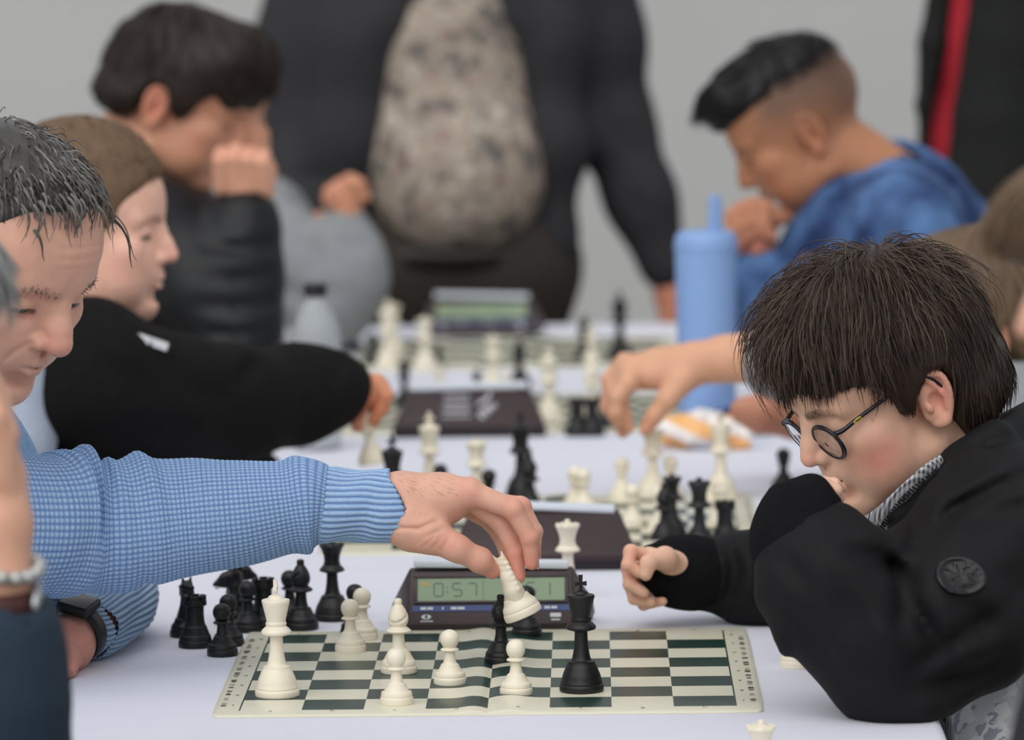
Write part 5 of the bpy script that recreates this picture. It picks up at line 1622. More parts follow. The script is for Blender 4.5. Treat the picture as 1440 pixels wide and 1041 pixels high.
# ================================================================== the other people, out of focus
class Figure:
    def __init__(s, label, px, D):
        b = P(px, 600, D); b.z = 0
        s.base = b; s.B = np.array(b)
        s.root = empty('person', b, 0, label, 'person')
        s.parts = []
    def part(s, name, V, Q, m, parent=None, cols=None):
        return mesh_obj(name, np.asarray(V) - s.B, Q, m, parent or s.root, True, cols)
    def head(s, H, skin, lip, blush, brow_c, h=3.2, blush_k=.3, extra=(), extral=(), mo=0.0, lash=(50, 36, 30), **kw):
        s.H = H
        f = head_field(h, mouth=mo, **kw)
        V, Q = f.mesh(); V = relax(V, Q, 1, .3)
        s.parts.append((H.w(V), Q, face_paint(V, skin, lip, blush, brow_c, blush_k, mo, lash=lash, brow_w=5, extra=extra, extral=extral)))
        s.skin = skin
    def flesh(s, chains, h=.006, k=.01, skin=None, blobs=()):
        pts = np.array([p[0] for c in chains for p in c]); r = max(p[1] for c in chains for p in c)
        f = Field(pts.min(0) - r - .02, pts.max(0) + r + .02, h)
        for c in chains: f.chain([p[0] for p in c], [p[1] for p in c], k)
        V, Q = f.mesh()
        s.parts.append((V, Q, paint(V, skin or s.skin, blobs)))
    def done(s):
        V, Q, C = join_parts(s.parts); V = clear_table(V)
        s.body = s.part('body', V, Q, m_skin, None, C)
        return s.body
    def cloth(s, name, chains, m, h=.008, k=.04, cuts=(), digs=(), noise=(), cols=None, parent=None, ells=(), ym=None, zmin=None):
        pts = np.array([p[0] for c in chains for p in c] + [e[0] for e in ells]); r = max([p[1] for c in chains for p in c] + [max(e[1]) for e in ells])
        f = Field(pts.min(0) - r - .03, pts.max(0) + r + .03, h)
        for c in chains: f.chain([p[0] for p in c], [p[1] for p in c], k)
        for e in ells: f.ell(e[0], e[1], k)
        for c in cuts: f.cone(c[0], c[1], c[2], c[3], c[4] if len(c) > 4 else .01, 'cut')
        for d in digs: dig2(f, d[0], d[1], d[2], d[3])
        for n in noise: f.noise(*n)
        V, Q = f.mesh(); V = relax(V, Q, 1, .3)
        if zmin is not None: V[:, 2] = np.maximum(V[:, 2], zmin)
        V = clear_table(V)
        return s.part(name, V, Q, m, parent, cols(V) if cols else None)
    def legs(s, x0, D, face, m, name='trousers'):
        """seated legs below the table: hips at x0, feet on the floor"""
        f = Field((min(x0, x0 + face * .35) - .2, D - .3, 0.0), (max(x0, x0 + face * .35) + .2, D + .3, .66), .016)
        for d in (-.1, .1):
            f.chain([(x0, D + d, .50), (x0 + face * .2, D + d, .50), (x0 + face * .21, D + d, .26), (x0 + face * .21, D + d, .09), (x0 + face * .27, D + d, .045)], [.10, .085, .062, .05, .04], .04)
        V, Q = f.mesh(); V[:, 2] = np.maximum(V[:, 2], .002)
        s.part(name, V, Q, m)
    def cap(s, ells, cut, m, n=1500, nseg=6, step=4.5, rad=.9, crown=(-50, 0, 135), fwd=(.3, 0, -.25), h=3.6, lift=.04, zl=None, seed=1, noise=None, shade=(.6, 1.5), base=.8, cutk=6):
        f = Field((-150, -125, -110), (150, 125, 185), h)
        for i, e in enumerate(ells): f.ell(e[0], e[1], 0 if i == 0 else 25)
        if cut: poly_cut(f, cut, cutk)
        if noise: f.noise(*noise)
        V, Q = f.mesh(); N = mesh_normals(V, Q)
        cr = np.array(crown, float); fw_ = np.array(fwd, float)
        def flow(p):
            d = p - cr; d /= np.linalg.norm(d, axis=1)[:, None] + 1e-9
            fr = np.clip((p[:, 0] + 10) / 60, 0, 1)[:, None]
            return d + fr * fw_ + (1 - fr) * np.array([0, 0, -.5]) + .2 * np.sin(p[:, [1, 2, 0]] * .08)
        parts = [(V, Q, np.full((len(V), 3), base, np.float32))]
        if n: parts.append(hair_strands(s.H, V, N, n, nseg, step, rad, flow, seed, lift=lift, wander=.06, shade=shade, lenf=(lambda p: np.clip((p[:, 2] - zl(p)) / 60, .1, 1)) if zl else None))
        V, Q, C = join_parts(parts)
        return s.part('hair', s.H.w(V), Q, m, None, C)
A = lambda x, y, D: np.array(P(x, y, D))
FACE_CUT = lambda hx=88, hz=92, tx=46, tz=30: [(160, -130), (160, hz - 4), (hx + 14, hz), (hx, hz + 2), (tx + 18, (hz + tz) / 2 + 8), (tx, tz), (30, 6), (16, -4), (12, 14), (-8, 31), (-24, 25), (-30, -6), (-28, -40), (-44, -62), (-60, -130)]
m_blk = mat('black_sweatshirt', (20, 19, 20), 0.9, 0.1, 60, 0.2, 900, spec=0.2)
m_puff = mat('black_puffer_nylon', (22, 23, 26), 0.45, 0.08, 40, 0.1, 300, spec=0.35)
m_greyk = mat('heather_grey_knit', (140, 143, 146), 0.95, 0.12, 200, 0.3, 900, spec=0.1)
m_ltb = mat('pale_blue_cotton', (172, 182, 198), 0.9, 0.06, 60, 0.1)
m_char = mat('charcoal_wool', (52, 51, 54), 0.9, 0.08, 50, 0.2, 700, spec=0.2)
m_brown = mat('dark_brown_corduroy', (50, 44, 38), 0.9, 0.08, 60, 0.2)
m_coat = mat('black_green_coat', (27, 29, 27), 0.8, 0.08, 40, 0.2, spec=0.25)
m_red = mat('red_fleece', (164, 26, 42), 0.85, 0.06, 60)
m_teal = mat('dark_teal_jersey', (30, 47, 62), 0.85, 0.1, 50, 0.2)
m_tan = mat('tan_trousers', (84, 76, 66), 0.85, 0.1, 50)
m_denim = mat('blue_tie_dye_cotton', (46, 78, 128), 0.88, 0.05, 60, 0.2)
def _dye():
    n = NT(m_denim); a = n.noise(14, 3); r = n.N.new('ShaderNodeMapRange'); r.inputs['From Min'].default_value = .38; r.inputs['From Max'].default_value = .68
    n.L.new(a, r.inputs['Value'])
    n.L.new(n.mix(r.outputs[0], srgb(24, 46, 88), srgb(84, 118, 166)), n.b.inputs['Base Color'])
_dye()
m_floral = mat('floral_beige_cotton', (160, 148, 134), 0.85, 0.05, 60)
def _floral():
    n = NT(m_floral)
    base = n.b.inputs['Base Color'].links[0].from_socket
    def step(src, a, b):
        r = n.N.new('ShaderNodeMapRange'); r.inputs['From Min'].default_value = a; r.inputs['From Max'].default_value = b; n.L.new(src, r.inputs['Value']); return r.outputs[0]
    c = n.mix(step(n.noise(26, 3), .50, .62), base, srgb(98, 92, 88))
    c = n.mix(step(n.noise(38, 2), .58, .66), c, srgb(198, 188, 174))
    c = n.mix(step(n.noise(19, 4), .60, .68), c, srgb(62, 66, 68))
    c = n.mix(step(n.noise(47, 2), .60, .68), c, srgb(142, 112, 106))
    n.L.new(c, n.b.inputs['Base Color'])
_floral()
m_hb = hair_mat('short_brown_hair', (98, 76, 56), (140, 112, 84), .6)
m_hd = hair_mat('very_dark_brown_hair', (34, 26, 23), (58, 44, 36), .55)
m_hk = hair_mat('black_hair', (17, 16, 17), (32, 29, 28), .5)
m_hl = hair_mat('light_brown_hair', (96, 76, 58), (136, 112, 88), .5)
m_hg = hair_mat('silver_hair', (140, 142, 142), (186, 188, 188), .5)
PALE, TANS = (234, 184, 162), (176, 122, 90)

def boy_brown():                                                   # reaching boy in black
    g = Figure('boy with short brown hair in black sweatshirt reaching across the second board', 60, 5.9)
    H = Head(pose(1, 8, 5), (118, 0, -5), 250, 359, 5.85, 1.0)
    g.head(H, PALE, (206, 118, 108), (220, 140, 122), (124, 92, 70), 2.4, .5, child=1, nose=.9, jaw=.95, cheek=1.4, lid='low', neck=(-30, 0, -160), neck_r=(46, 50), brow=.8)
    g.flesh([[(H.w([[-28, 0, -140]])[0], .045), (A(70, 620, 5.87), .09), (A(60, 780, 5.87), .10)], [(A(110, 540, 5.72), .05), (A(300, 566, 5.85), .04), (A(470, 553, 5.98), .024), (A(506, 546, 6.0), .022)]], .008, .03)
    # hand holding a piece
    hd = [[(A(500, 546, 6.0), .023), (A(527, 548, 6.0), .019)], [(A(530, 540, 5.99), .0125), (A(543, 556, 5.985), .009), (A(534, 578, 5.985), .008), (A(524, 592, 5.985), .0065)],
          [(A(528, 550, 6.0), .0125), (A(538, 572, 6.0), .009), (A(524, 592, 6.0), .008), (A(514, 604, 6.0), .0065)], [(A(522, 556, 6.015), .012), (A(530, 580, 6.015), .009), (A(516, 598, 6.015), .0075)],
          [(A(512, 558, 5.985), .013), (A(503, 580, 5.985), .009), (A(502, 600, 5.99), .0075)]]
    g.flesh(hd, .003, .004, (218, 150, 118), [(A(530, 580, 5.985), (.03, .03, .03), (200, 104, 70), .5)])
    b = g.done()
    for sy in (-1, 1):
        e = eye_ball(H, sy, (1, 0, -.4), b)
        for o in [e] + list(e.children): o.data.transform(Matrix.Translation(-Vector(g.B)))
    g.cap([((-4, 0, 56), (104, 83, 96)), ((-45, 0, 10), (62, 72, 62))], FACE_CUT(94, 82, 56, 30), m_hb, 3600, 5, 2.8, .7, crown=(-40, 0, 135), fwd=(.7, 0, .1), lift=.12, zl=lambda p: np.where(p[:, 0] > 30, 40, -60), noise=(1.2, .09, 4), cutk=16)
    D_ = 5.8
    g.cloth('sweatshirt', [[(A(100, 535, 5.86), .085), (A(95, 640, 5.86), .125), (A(80, 800, 5.86), .13)], [(A(130, 505, 5.75), .07), (A(130, 505, 6.05), .07)],
                           [(A(140, 540, 5.73), .082), (A(230, 562, 5.78), .070), (A(330, 568, 5.86), .062), (A(420, 556, 5.94), .052), (A(472, 549, 5.98), .036), (A(489, 544, 5.995), .026)],
                           [(A(110, 560, 6.08), .075), (A(250, 640, 6.12), .055), (A(360, 672, 6.1), .04)]], m_blk, .007, .04,
            cuts=[(H.w([[-20, 0, -60]])[0], H.w([[-30, 0, -175]])[0], .05, .05)],
            digs=[([A(360, 505, D_), A(350, 520, D_), A(330, 545, D_)], .010, .010, 5.9), ([A(460, 510, D_), A(472, 530, D_), A(465, 560, D_)], .008, .008, 5.98), ([A(240, 500, D_), A(280, 540, D_), A(330, 560, D_)], .014, .008, 5.9),
                  ([A(90, 600, D_), A(200, 590, D_), A(330, 600, D_)], .018, .008, 5.9), ([A(150, 480, D_), A(200, 520, D_), A(210, 560, D_)], .014, .008, 5.9)], noise=((.0025, 32, 4),))
    g.cloth('collar_shirt', [[(A(20, 500, 5.92), .055), (A(25, 600, 5.92), .075), (A(20, 700, 5.92), .08)], [(A(92, 452, 5.80), .022), (A(62, 474, 5.74), .03), (A(30, 520, 5.72), .05), (A(26, 620, 5.70), .045)]], m_ltb, .009, .03, noise=((.003, 40, 1),))
    st = [A(186, 472, 5.70), A(210, 479, 5.70), A(236, 489, 5.71)]
    bm = bmesh.new()
    for i in range(2): box_bm(bm, Vector((st[i] + st[i + 1]) / 2 - g.B), (.022, .006, .009), Matrix.Rotation(.35, 3, 'Y'))
    bm_obj('shoulder_stripe', bm, m_tee, g.root)
    g.legs(-.62, 5.9, 1, m_char)
    if 'piece' in globals():
        k = piece('bishop', 'white', 0, 0, 'white bishop hanging from the fingers of boy in black sweatshirt', loc=P(525, 652, 5.995))
        k.rotation_euler = (0, math.radians(-8), 0)
boy_brown()

def boy_dark():                                                    # dark haired boy, fist at nose
    g = Figure('boy with thick dark hair and black puffer jacket resting fist on nose', 170, 7.1)
    H = Head(pose(1, 10, 27), (-2, -76, 2), 222, 152, 7.0, 1.04)
    g.head(H, (206, 150, 122), (176, 96, 86), (206, 112, 96), (40, 30, 26), 3.2, .3, nose=.95, cheek=.6, lid='low', neck=(-60, 0, -150), neck_r=(48, 52))
    g.flesh([[(H.w([[-55, 0, -135]])[0], .05), (A(190, 480, 7.1), .1), (A(180, 640, 7.1), .11)], [(A(230, 360, 6.95), .05), (A(330, 470, 6.9), .04), (A(340, 310, 6.92), .028)]], .012, .03)
    fist = [[(A(340, 310, 6.92), .027), (A(340, 262, 6.92), .032)]]
    for i, x in enumerate((310, 330, 350, 369)):
        fist.append([(A(x + 2, 262, 6.90), .013), (A(x, 222 + 3 * abs(i - 1), 6.885), .0115), (A(x + 2, 212 + 4 * abs(i - 1), 6.91), .0105), (A(x + 6, 232, 6.935), .010)])
    fist.append([(A(372, 270, 6.91), .014), (A(378, 240, 6.92), .011), (A(372, 222, 6.93), .0095)])
    g.flesh(fist, .003, .003, (222, 166, 138), [(A(330, 216, 6.89), (.05, .05, .012), (226, 150, 128), .4)])
    # the other hand propping the brow
    g.flesh([[(A(362, 240, 7.08), .022), (A(358, 190, 7.08), .02), (A(346, 166, 7.07), .012)]], .004, .006, (204, 148, 120))
    g.done()
    g.cap([((-4, 0, 50), (108, 88, 94)), ((42, 0, 84), (66, 72, 62)), ((-40, 0, 8), (70, 78, 66))], [(160, -130), (160, 34), (118, 36), (96, 44), (80, 34), (60, 52), (44, 36), (36, 10), (24, -4), (12, 10), (-2, 30), (-22, 28), (-30, 4), (-34, -26), (-50, -40), (-130, -44), (-130, -130)], m_hd, 2600, 8, 5.5, .8, crown=(-55, 0, 140), lift=.08, zl=lambda p: np.where(p[:, 0] > 44, 44, np.where(p[:, 0] > -34, 36, -40)), noise=(2.0, .06, 7))
    j = g.cloth('puffer_jacket', [[(H.w([[-58, 0, -125]])[0], .075), (A(190, 330, 7.1), .12), (A(200, 440, 7.1), .15), (A(190, 620, 7.1), .16)], [(A(190, 320, 6.94), .08), (A(180, 320, 7.25), .08)],
                              [(A(235, 340, 6.94), .085), (A(290, 410, 6.9), .072), (A(328, 462, 6.88), .066)], [(A(332, 462, 6.88), .066), (A(338, 390, 6.9), .058), (A(341, 318, 6.915), .046), (A(341, 304, 6.915), .040)]], m_puff, .009, .03,
                  cuts=[(H.w([[-40, 0, -70]])[0], H.w([[-60, 0, -170]])[0], .05, .05)],
                  digs=[([A(275, y, 6.85), A(335, y + 6, 6.85), A(390, y, 6.85)], .008, .009, 6.95) for y in (345, 385, 425, 462)], noise=((.003, 30, 2),))
    g.cloth('scarf', [[(A(236, 440, 6.92), .018), (A(252, 452, 6.90), .022), (A(262, 475, 6.88), .022), (A(256, 495, 6.88), .018)]], m_greyk, .006, .01, noise=((.004, 90, 5),))
    g.legs(-.60, 7.1, 1, m_char)
boy_dark()

def grey_sweater():
    g = Figure('person in heather grey sweater with raised hand, mostly hidden behind dark haired boy', 330, 8.1)
    H = Head(pose(1, 12, 22), (105, 0, 0), 362, 186, 8.1, .98)
    g.head(H, (214, 164, 136), (186, 110, 100), (210, 128, 110), (60, 46, 38), 4.0, nose=.9, neck=(-40, 0, -155), neck_r=(46, 50))
    g.flesh([[(H.w([[-40, 0, -140]])[0], .05), (A(310, 420, 8.1), .1), (A(270, 600, 8.1), .10)], [(A(400, 330, 8.0), .04), (A(500, 390, 7.95), .035), (A(486, 296, 7.95), .022)]], .012, .03)
    g.flesh([[(A(488, 305, 7.95), .025), (A(484, 275, 7.95), .028), (A(470, 282, 7.94), .016)], [(A(492, 268, 7.94), .013), (A(505, 262, 7.93), .011), (A(513, 276, 7.93), .010)], [(A(484, 262, 7.94), .013), (A(492, 254, 7.93), .011), (A(506, 258, 7.92), .0095)],
             [(A(478, 276, 7.94), .014), (A(465, 270, 7.93), .011), (A(462, 282, 7.93), .010)]], .004, .006, (208, 146, 116))
    g.flesh([[(A(452, 312, 8.05), .018), (A(440, 318, 8.04), .016), (A(436, 330, 8.03), .013)]], .005, .006, (204, 140, 112))
    g.done()
    g.cap([((-4, 0, 50), (104, 83, 90)), ((-40, 0, 8), (66, 74, 64))], FACE_CUT(90, 82, 44, 24), m_hd, 500, 6, 5, 1.0)
    g.cloth('sweater', [[(H.w([[-42, 0, -130]])[0], .07), (A(330, 350, 8.1), .12), (A(292, 420, 8.1), .12), (A(235, 620, 8.1), .12)], [(A(400, 405, 8.06), .06), (A(440, 434, 7.98), .05), (A(476, 440, 7.96), .044)], [(A(395, 350, 8.0), .075), (A(440, 400, 7.96), .07), (A(482, 392, 7.95), .064)], [(A(484, 390, 7.95), .060), (A(488, 345, 7.95), .046), (A(488, 306, 7.95), .033)],
                        [(A(400, 330, 8.14), .06), (A(440, 345, 8.1), .04)]], m_greyk, .010, .03, noise=((.007, 34, 3),), digs=[([A(380, 400, 7.9), A(430, 420, 7.9), A(480, 410, 7.9)], .014, .014, 8.1), ([A(470, 330, 7.9), A(495, 350, 7.9), A(520, 345, 7.9)], .010, .010, 8.1), ([A(420, 330, 7.9), A(445, 360, 7.9), A(440, 400, 7.9)], .012, .012, 8.1)])
    g.legs(-.60, 8.1, 1, m_char)
grey_sweater()

def standing_man():
    D = 8.95
    g = Figure('man standing in open charcoal jacket over floral beige shirt', 640, D)
    H = Head(pose(-1, 80, 12), (0, 0, 0), 640, -330, D, 1.05)
    g.head(H, (214, 164, 140), (176, 104, 96), (208, 122, 108), (60, 50, 44), 4.0, neck=(-20, 0, -160), neck_r=(56, 62))
    def q(x, y, d=0): return A(x, y, D + d)
    g.flesh([[(H.w([[-20, 0, -150]])[0], .06), (q(640, 100), .12), (q(640, 380), .13)], [(q(455, -60), .05), (q(405, 200), .04), (q(425, 330, -.1), .03)], [(q(820, -60), .05), (q(870, 180), .04), (q(938, 385), .028)]], .014, .04)
    g.flesh([[(q(938, 385), .028), (q(943, 415, -.01), .030), (q(944, 445, -.02), .022)], [(q(948, 430, -.02), .012), (q(952, 470, -.03), .010)], [(q(936, 430, -.02), .012), (q(938, 474, -.03), .010)]], .005, .008, (206, 138, 112))
    g.flesh([[(q(425, 330, -.1), .028), (q(440, 350, -.16), .03), (q(452, 365, -.2), .02)]], .006, .008, (206, 138, 112))
    g.done()
    g.cap([((-4, 0, 50), (103, 82, 88))], FACE_CUT(86, 98, 44, 30), m_hd, 300, 5, 5, 1.2)
    sh = g.cloth('floral_shirt', [[(q(640, -80), .14), (q(640, 60, -.03), .145), (q(640, 200, -.06), .150)]], m_floral, .010, .06, ells=[(q(643, 250, -.09), (.155, .15, .140))], noise=((.004, 22, 3),))
    g.cloth('jacket', [[(q(455, -110, .02), .09), (q(432, 60, .02), .085), (q(415, 180, .02), .078)], [(q(415, 180, .02), .078), (q(420, 260, -.05), .07), (q(432, 318, -.11), .056)],
                       [(q(822, -110, .02), .09), (q(838, 60, .02), .08), (q(862, 175, .02), .07)], [(q(862, 175, .02), .07), (q(900, 280, .0), .058), (q(934, 372, -.01), .046)],
                       [(q(500, -100, -.02), .09), (q(506, 60, -.08), .075), (q(492, 200, -.09), .066), (q(486, 330, -.06), .062)],
                       [(q(780, -100, -.02), .09), (q(766, 60, -.08), .066), (q(780, 200, -.09), .052), (q(782, 330, -.08), .034), (q(786, 440, -.06), .022)],
                       [(q(560, -120, .06), .14), (q(560, 160, .12), .13), (q(560, 330, .12), .13)], [(q(720, -120, .06), .14), (q(720, 160, .12), .13), (q(720, 330, .12), .12)],
                       [(q(585, -90, -.12), .05), (q(556, 20, -.13), .035)], [(q(690, -90, -.12), .05), (q(722, 20, -.13), .035)]], m_char, .011, .05,
            digs=[([A(400, 230, 8.9), A(430, 250, 8.9), A(470, 240, 8.9)], .015, .010, 9.0), ([A(860, 170, 8.9), A(900, 220, 8.9)], .015, .010, 9.0), ([A(880, 270, 8.9), A(920, 300, 8.9)], .012, .008, 9.0)], noise=((.004, 20, 5),))
    g.cloth('trousers', [[(q(560, 380, -.02), .125), (q(575, 560, .0), .11), (q(575, 800, .0), .085), (q(575, 1080, .0), .07)], [(q(710, 380, -.02), .125), (q(700, 560, .0), .11), (q(700, 800, .0), .085), (q(700, 1080, .0), .07)], [(q(560, 372, -.03), .13), (q(715, 372, -.03), .13)]], m_brown, .013, .04, zmin=.07)
    V, Q = [], []
    ring = []
    for k in range(48):
        a = 2 * math.pi * k / 48; ring.append(q(638, 352) + np.array([.215 * math.cos(a), .155 * math.sin(a) - .02, 0]))
    V = np.concatenate([np.array(ring) + (0, 0, -.019), np.array(ring) * 1 + (0, 0, .019)]); Q = np.array([(k, (k + 1) % 48, 48 + (k + 1) % 48, 48 + k) for k in range(48)])
    bl = g.part('belt', V, Q, mat('dark_leather', (30, 25, 23), .45, .05)); md = bl.modifiers.new('thick', 'SOLIDIFY'); md.thickness = .004
    for x in (566, 690):
        for _ in (0,):
            V, Q = [], []
            f = Field((0, 0, 0), (.12, .3, .11), .01); f.chain([(.06, .22, .05), (.06, .08, .04)], [.042, .036], .01)
            V, Q = f.mesh(); V = V + np.array([q(x + 8, 1080)[0] - .06, D - .22, -.002])
            g.part('shoe', V, Q, mat('dark_leather', (30, 25, 23), .45, .05))
standing_man()

def standing_coat():
    D = 8.3
    g = Figure('person standing in open dark coat over red top', 1400, D)
    H = Head(pose(-1, 45, 5), (0, 0, 0), 1430, -330, D, 1.0)
    g.head(H, (214, 164, 140), (176, 104, 96), (208, 122, 108), (60, 50, 44), 4.5, neck=(-20, 0, -160), neck_r=(50, 56))
    q = lambda x, y, d=0: A(x, y, D + d)
    g.flesh([[(H.w([[-20, 0, -150]])[0], .055), (q(1430, 100), .1), (q(1430, 500), .11)]], .015, .04)
    g.done()
    g.cap([((-4, 0, 50), (106, 86, 92))], FACE_CUT(86, 90, 44, 20), m_hd, 300, 6, 6, 1.2)
    g.cloth('red_top', [[(q(1405, -120), .11), (q(1396, 60), .10), (q(1376, 200), .085), (q(1366, 330), .085)]], m_red, .011, .04)
    g.cloth('coat', [[(q(1500, -150, .03), .165), (q(1490, 100, .03), .155), (q(1470, 400, .02), .16), (q(1450, 640, .02), .17)], [(q(1446, -80, -.1), .09), (q(1432, 60, -.12), .085), (q(1410, 170, -.12), .085), (q(1402, 300, -.12), .10)],
                     [(q(1332, -80, -.06), .024), (q(1313, 60, -.06), .022), (q(1301, 150, -.06), .017), (q(1296, 235, -.06), .014), (q(1320, 330, -.02), .05)], [(q(1520, -60, -.02), .1), (q(1545, 160, -.04), .085), (q(1530, 330, -.1), .07)]], m_coat, .009, .014, noise=((.003, 18, 4),))
    g.cloth('trousers', [[(q(1410, 640), .11), (q(1415, 860), .085), (q(1415, 1120), .06)], [(q(1480, 640), .11), (q(1485, 860), .085), (q(1485, 1120), .06)]], m_char, .014, .03, zmin=.003)
standing_coat()

def boy_blue():
    g = Figure('boy with short black faded hair in blue shirt, knuckles to lips', 1270, 7.1)
    H = Head(pose(-1, -4, 33), (-2, 76, 2), 1140, 191, 6.95, 1.04)
    fade = [((-30, 70, 55), (52, 40, 34), (108, 84, 70), .8), ((-70, 40, 30), (40, 50, 42), (104, 82, 70), .8), ((20, 70, 62), (30, 30, 22), (100, 78, 66), .7), ((-20, 60, 92), (60, 50, 30), (44, 36, 33), .9), ((-75, 30, 75), (40, 50, 30), (50, 42, 38), .85), ((-60, -10, 60), (50, 60, 50), (70, 58, 50), .6)]
    g.head(H, TANS, (140, 78, 70), (168, 100, 76), (26, 22, 20), 2.8, .3, extra=fade, nose=.95, cheek=.6, jaw=1.0, lid='low', neck=(-64, 0, -150), neck_r=(46, 50))
    fist = [[(A(1066, 372, 6.97), .026), (A(1062, 330, 6.97), .030), (A(1060, 305, 6.97), .026)]]
    for i, (x, y) in enumerate(((1034, 296), (1046, 286), (1062, 280), (1078, 284))):
        fist.append([(A(x + 14, y + 22, 6.955), .0135), (A(x - 3, y + 8, 6.945), .0115), (A(x - 4, y + 32, 6.94), .0105), (A(x + 6, y + 48, 6.94), .0095)])
    fist.append([(A(1078, 318, 6.97), .014), (A(1094, 306, 6.97), .0115), (A(1105, 306, 6.975), .0095)])
    fist.append([(A(1072, 330, 6.96), .014), (A(1068, 345, 6.95), .011), (A(1064, 352, 6.945), .009)])
    g.flesh([[(H.w([[-60, 0, -135]])[0], .055), (A(1290, 460, 7.1), .1), (A(1300, 640, 7.1), .11)], [(A(1230, 330, 6.95), .05), (A(1090, 450, 6.95), .038), (A(1066, 370, 6.97), .026)]], .012, .03)
    g.flesh(fist, .003, .003, (188, 128, 98), [(A(1062, 350, 6.945), (.02, .03, .02), (200, 116, 104), .5)])
    g.done()
    g.cap([((0, 0, 62), (98, 73, 83)), ((52, 0, 94), (52, 58, 42))], [(160, -140), (160, 64), (112, 64), (98, 68), (80, 70), (40, 74), (0, 82), (-40, 84), (-80, 84), (-140, 84), (-140, -140)], m_hk, 1500, 6, 5.5, .8, crown=(-60, 0, 130), fwd=(.6, 0, .35), lift=.25, zl=lambda p: np.full(len(p), 40.), noise=(1.5, .08, 3), cutk=10)
    g.cloth('shirt', [[(A(1255, 330, 7.05), .10), (A(1290, 430, 7.08), .15), (A(1300, 640, 7.08), .16)], [(A(1265, 308, 6.92), .072), (A(1285, 304, 7.22), .072)], [(A(1215, 262, 7.0), .045), (A(1190, 300, 6.98), .05), (A(1150, 345, 7.0), .05)],
                      [(A(1276, 335, 6.9), .078), (A(1180, 420, 6.9), .066), (A(1100, 470, 6.93), .056)], [(A(1092, 470, 6.94), .054), (A(1068, 420, 6.965), .042), (A(1066, 378, 6.97), .036)], [(A(1290, 272, 7.03), .056), (A(1332, 332, 7.06), .08)], [(A(1248, 240, 7.0), .038), (A(1262, 246, 7.1), .04), (A(1290, 280, 7.05), .06)]], m_denim, .009, .035,
            cuts=[(H.w([[-40, 0, -60]])[0], H.w([[-72, 0, -168]])[0], .056, .056)], noise=((.004, 26, 6),), digs=[([A(1180, 300, 6.9), A(1200, 340, 6.9), A(1190, 400, 6.9)], .014, .010, 7.0), ([A(1290, 260, 6.9), A(1270, 320, 6.9), A(1240, 380, 6.9)], .014, .010, 7.0)])
    g.legs(.60, 7.1, -1, m_char)
boy_blue()

def bare_arm():
    g = Figure('light brown haired person behind the boy with glasses, bare forearm reaching for a piece', 1430, 5.95)
    H = Head(pose(-1, 0, 18), (0, 0, 30), 1376, 440, 6.05, .98)
    SKN = (216, 164, 134)
    g.head(H, SKN, (190, 110, 98), (214, 132, 112), (96, 74, 56), 3.6, child=1, nose=.9, neck=(-45, 0, -155), neck_r=(46, 50))
    a = [(1290, 560, 6.0, .046), (1140, 505, 6.02, .040), (1080, 502, 6.03, .034), (1020, 505, 6.05, .029), (975, 512, 6.06, .026)]
    g.flesh([[(H.w([[-45, 0, -140]])[0], .05), (A(1450, 760, 6.0), .09), (A(1460, 900, 6.0), .10)], [(A(1430, 640, 5.9), .045), (A(1310, 570, 5.98), .044), (A(1290, 560, 6.0), .042)]], .012, .03)
    q = lambda x, y, d=0: A(x, y, 6.06 + d)
    hd = [[(A(x, y, d), r) for x, y, d, r in a], [(q(975, 512), .027), (q(930, 516), .024), (q(892, 522), .021)], [(q(965, 526, -.01), .02), (q(920, 528, -.01), .017), (q(888, 530), .017)],
          [(q(880, 512, .015), .015), (q(858, 535, .015), .0105), (q(856, 570, .01), .0095), (q(868, 592, .005), .0085)],
          [(q(884, 522, .0), .015), (q(866, 552, -.005), .011), (q(868, 585, -.01), .0095), (q(876, 607, -.01), .0085)],
          [(q(888, 530, -.015), .015), (q(872, 556, -.02), .0100), (q(876, 584, -.02), .0090), (q(884, 602, -.02), .0075)],
          [(q(884, 538, -.03), .013), (q(868, 558, -.035), .0095), (q(866, 580, -.035), .0085), (q(870, 594, -.03), .007)],
          [(q(958, 536, -.02), .018), (q(938, 562, -.03), .0125), (q(920, 586, -.03), .0100), (q(908, 604, -.028), .0085)]]
    g.flesh(hd, .003, .006, SKN, [(q(875, 590), (.03, .03, .03), (214, 140, 112), .4), (q(910, 595, -.03), (.015, .02, .015), (212, 134, 110), .4)])
    g.flesh([[(A(1300, 592, 6.25), .036), (A(1120, 584, 6.22), .03), (A(1070, 582, 6.2), .024), (A(1046, 578, 6.2), .018)]], .006, .01, (206, 146, 120))
    g.done()
    g.cap([((-4, 0, 48), (110, 90, 92)), ((40, 0, 78), (66, 72, 58)), ((-40, 0, 0), (72, 78, 74))], [(160, -130), (160, 52), (110, 50), (70, 46), (44, 20), (34, -10), (-24, -20), (-36, -74), (-60, -130)], m_hl, 2200, 8, 6, .9, zl=lambda p: np.where(p[:, 0] > 44, 44, -60))
    g.cloth('t_shirt', [[(A(1450, 640, 6.0), .11), (A(1460, 760, 6.0), .14), (A(1470, 900, 6.0), .15)], [(A(1430, 600, 5.86), .075), (A(1440, 600, 6.2), .075)], [(A(1420, 610, 5.86), .075), (A(1260, 545, 5.98), .062), (A(1140, 505, 6.02), .052), (A(1092, 503, 6.028), .046)], [(A(1430, 620, 6.22), .07), (A(1290, 595, 6.26), .05)]], m_greyk, .008, .03, noise=((.003, 30, 2),))
    g.legs(.72, 6.0, -1, m_char)
bare_arm()

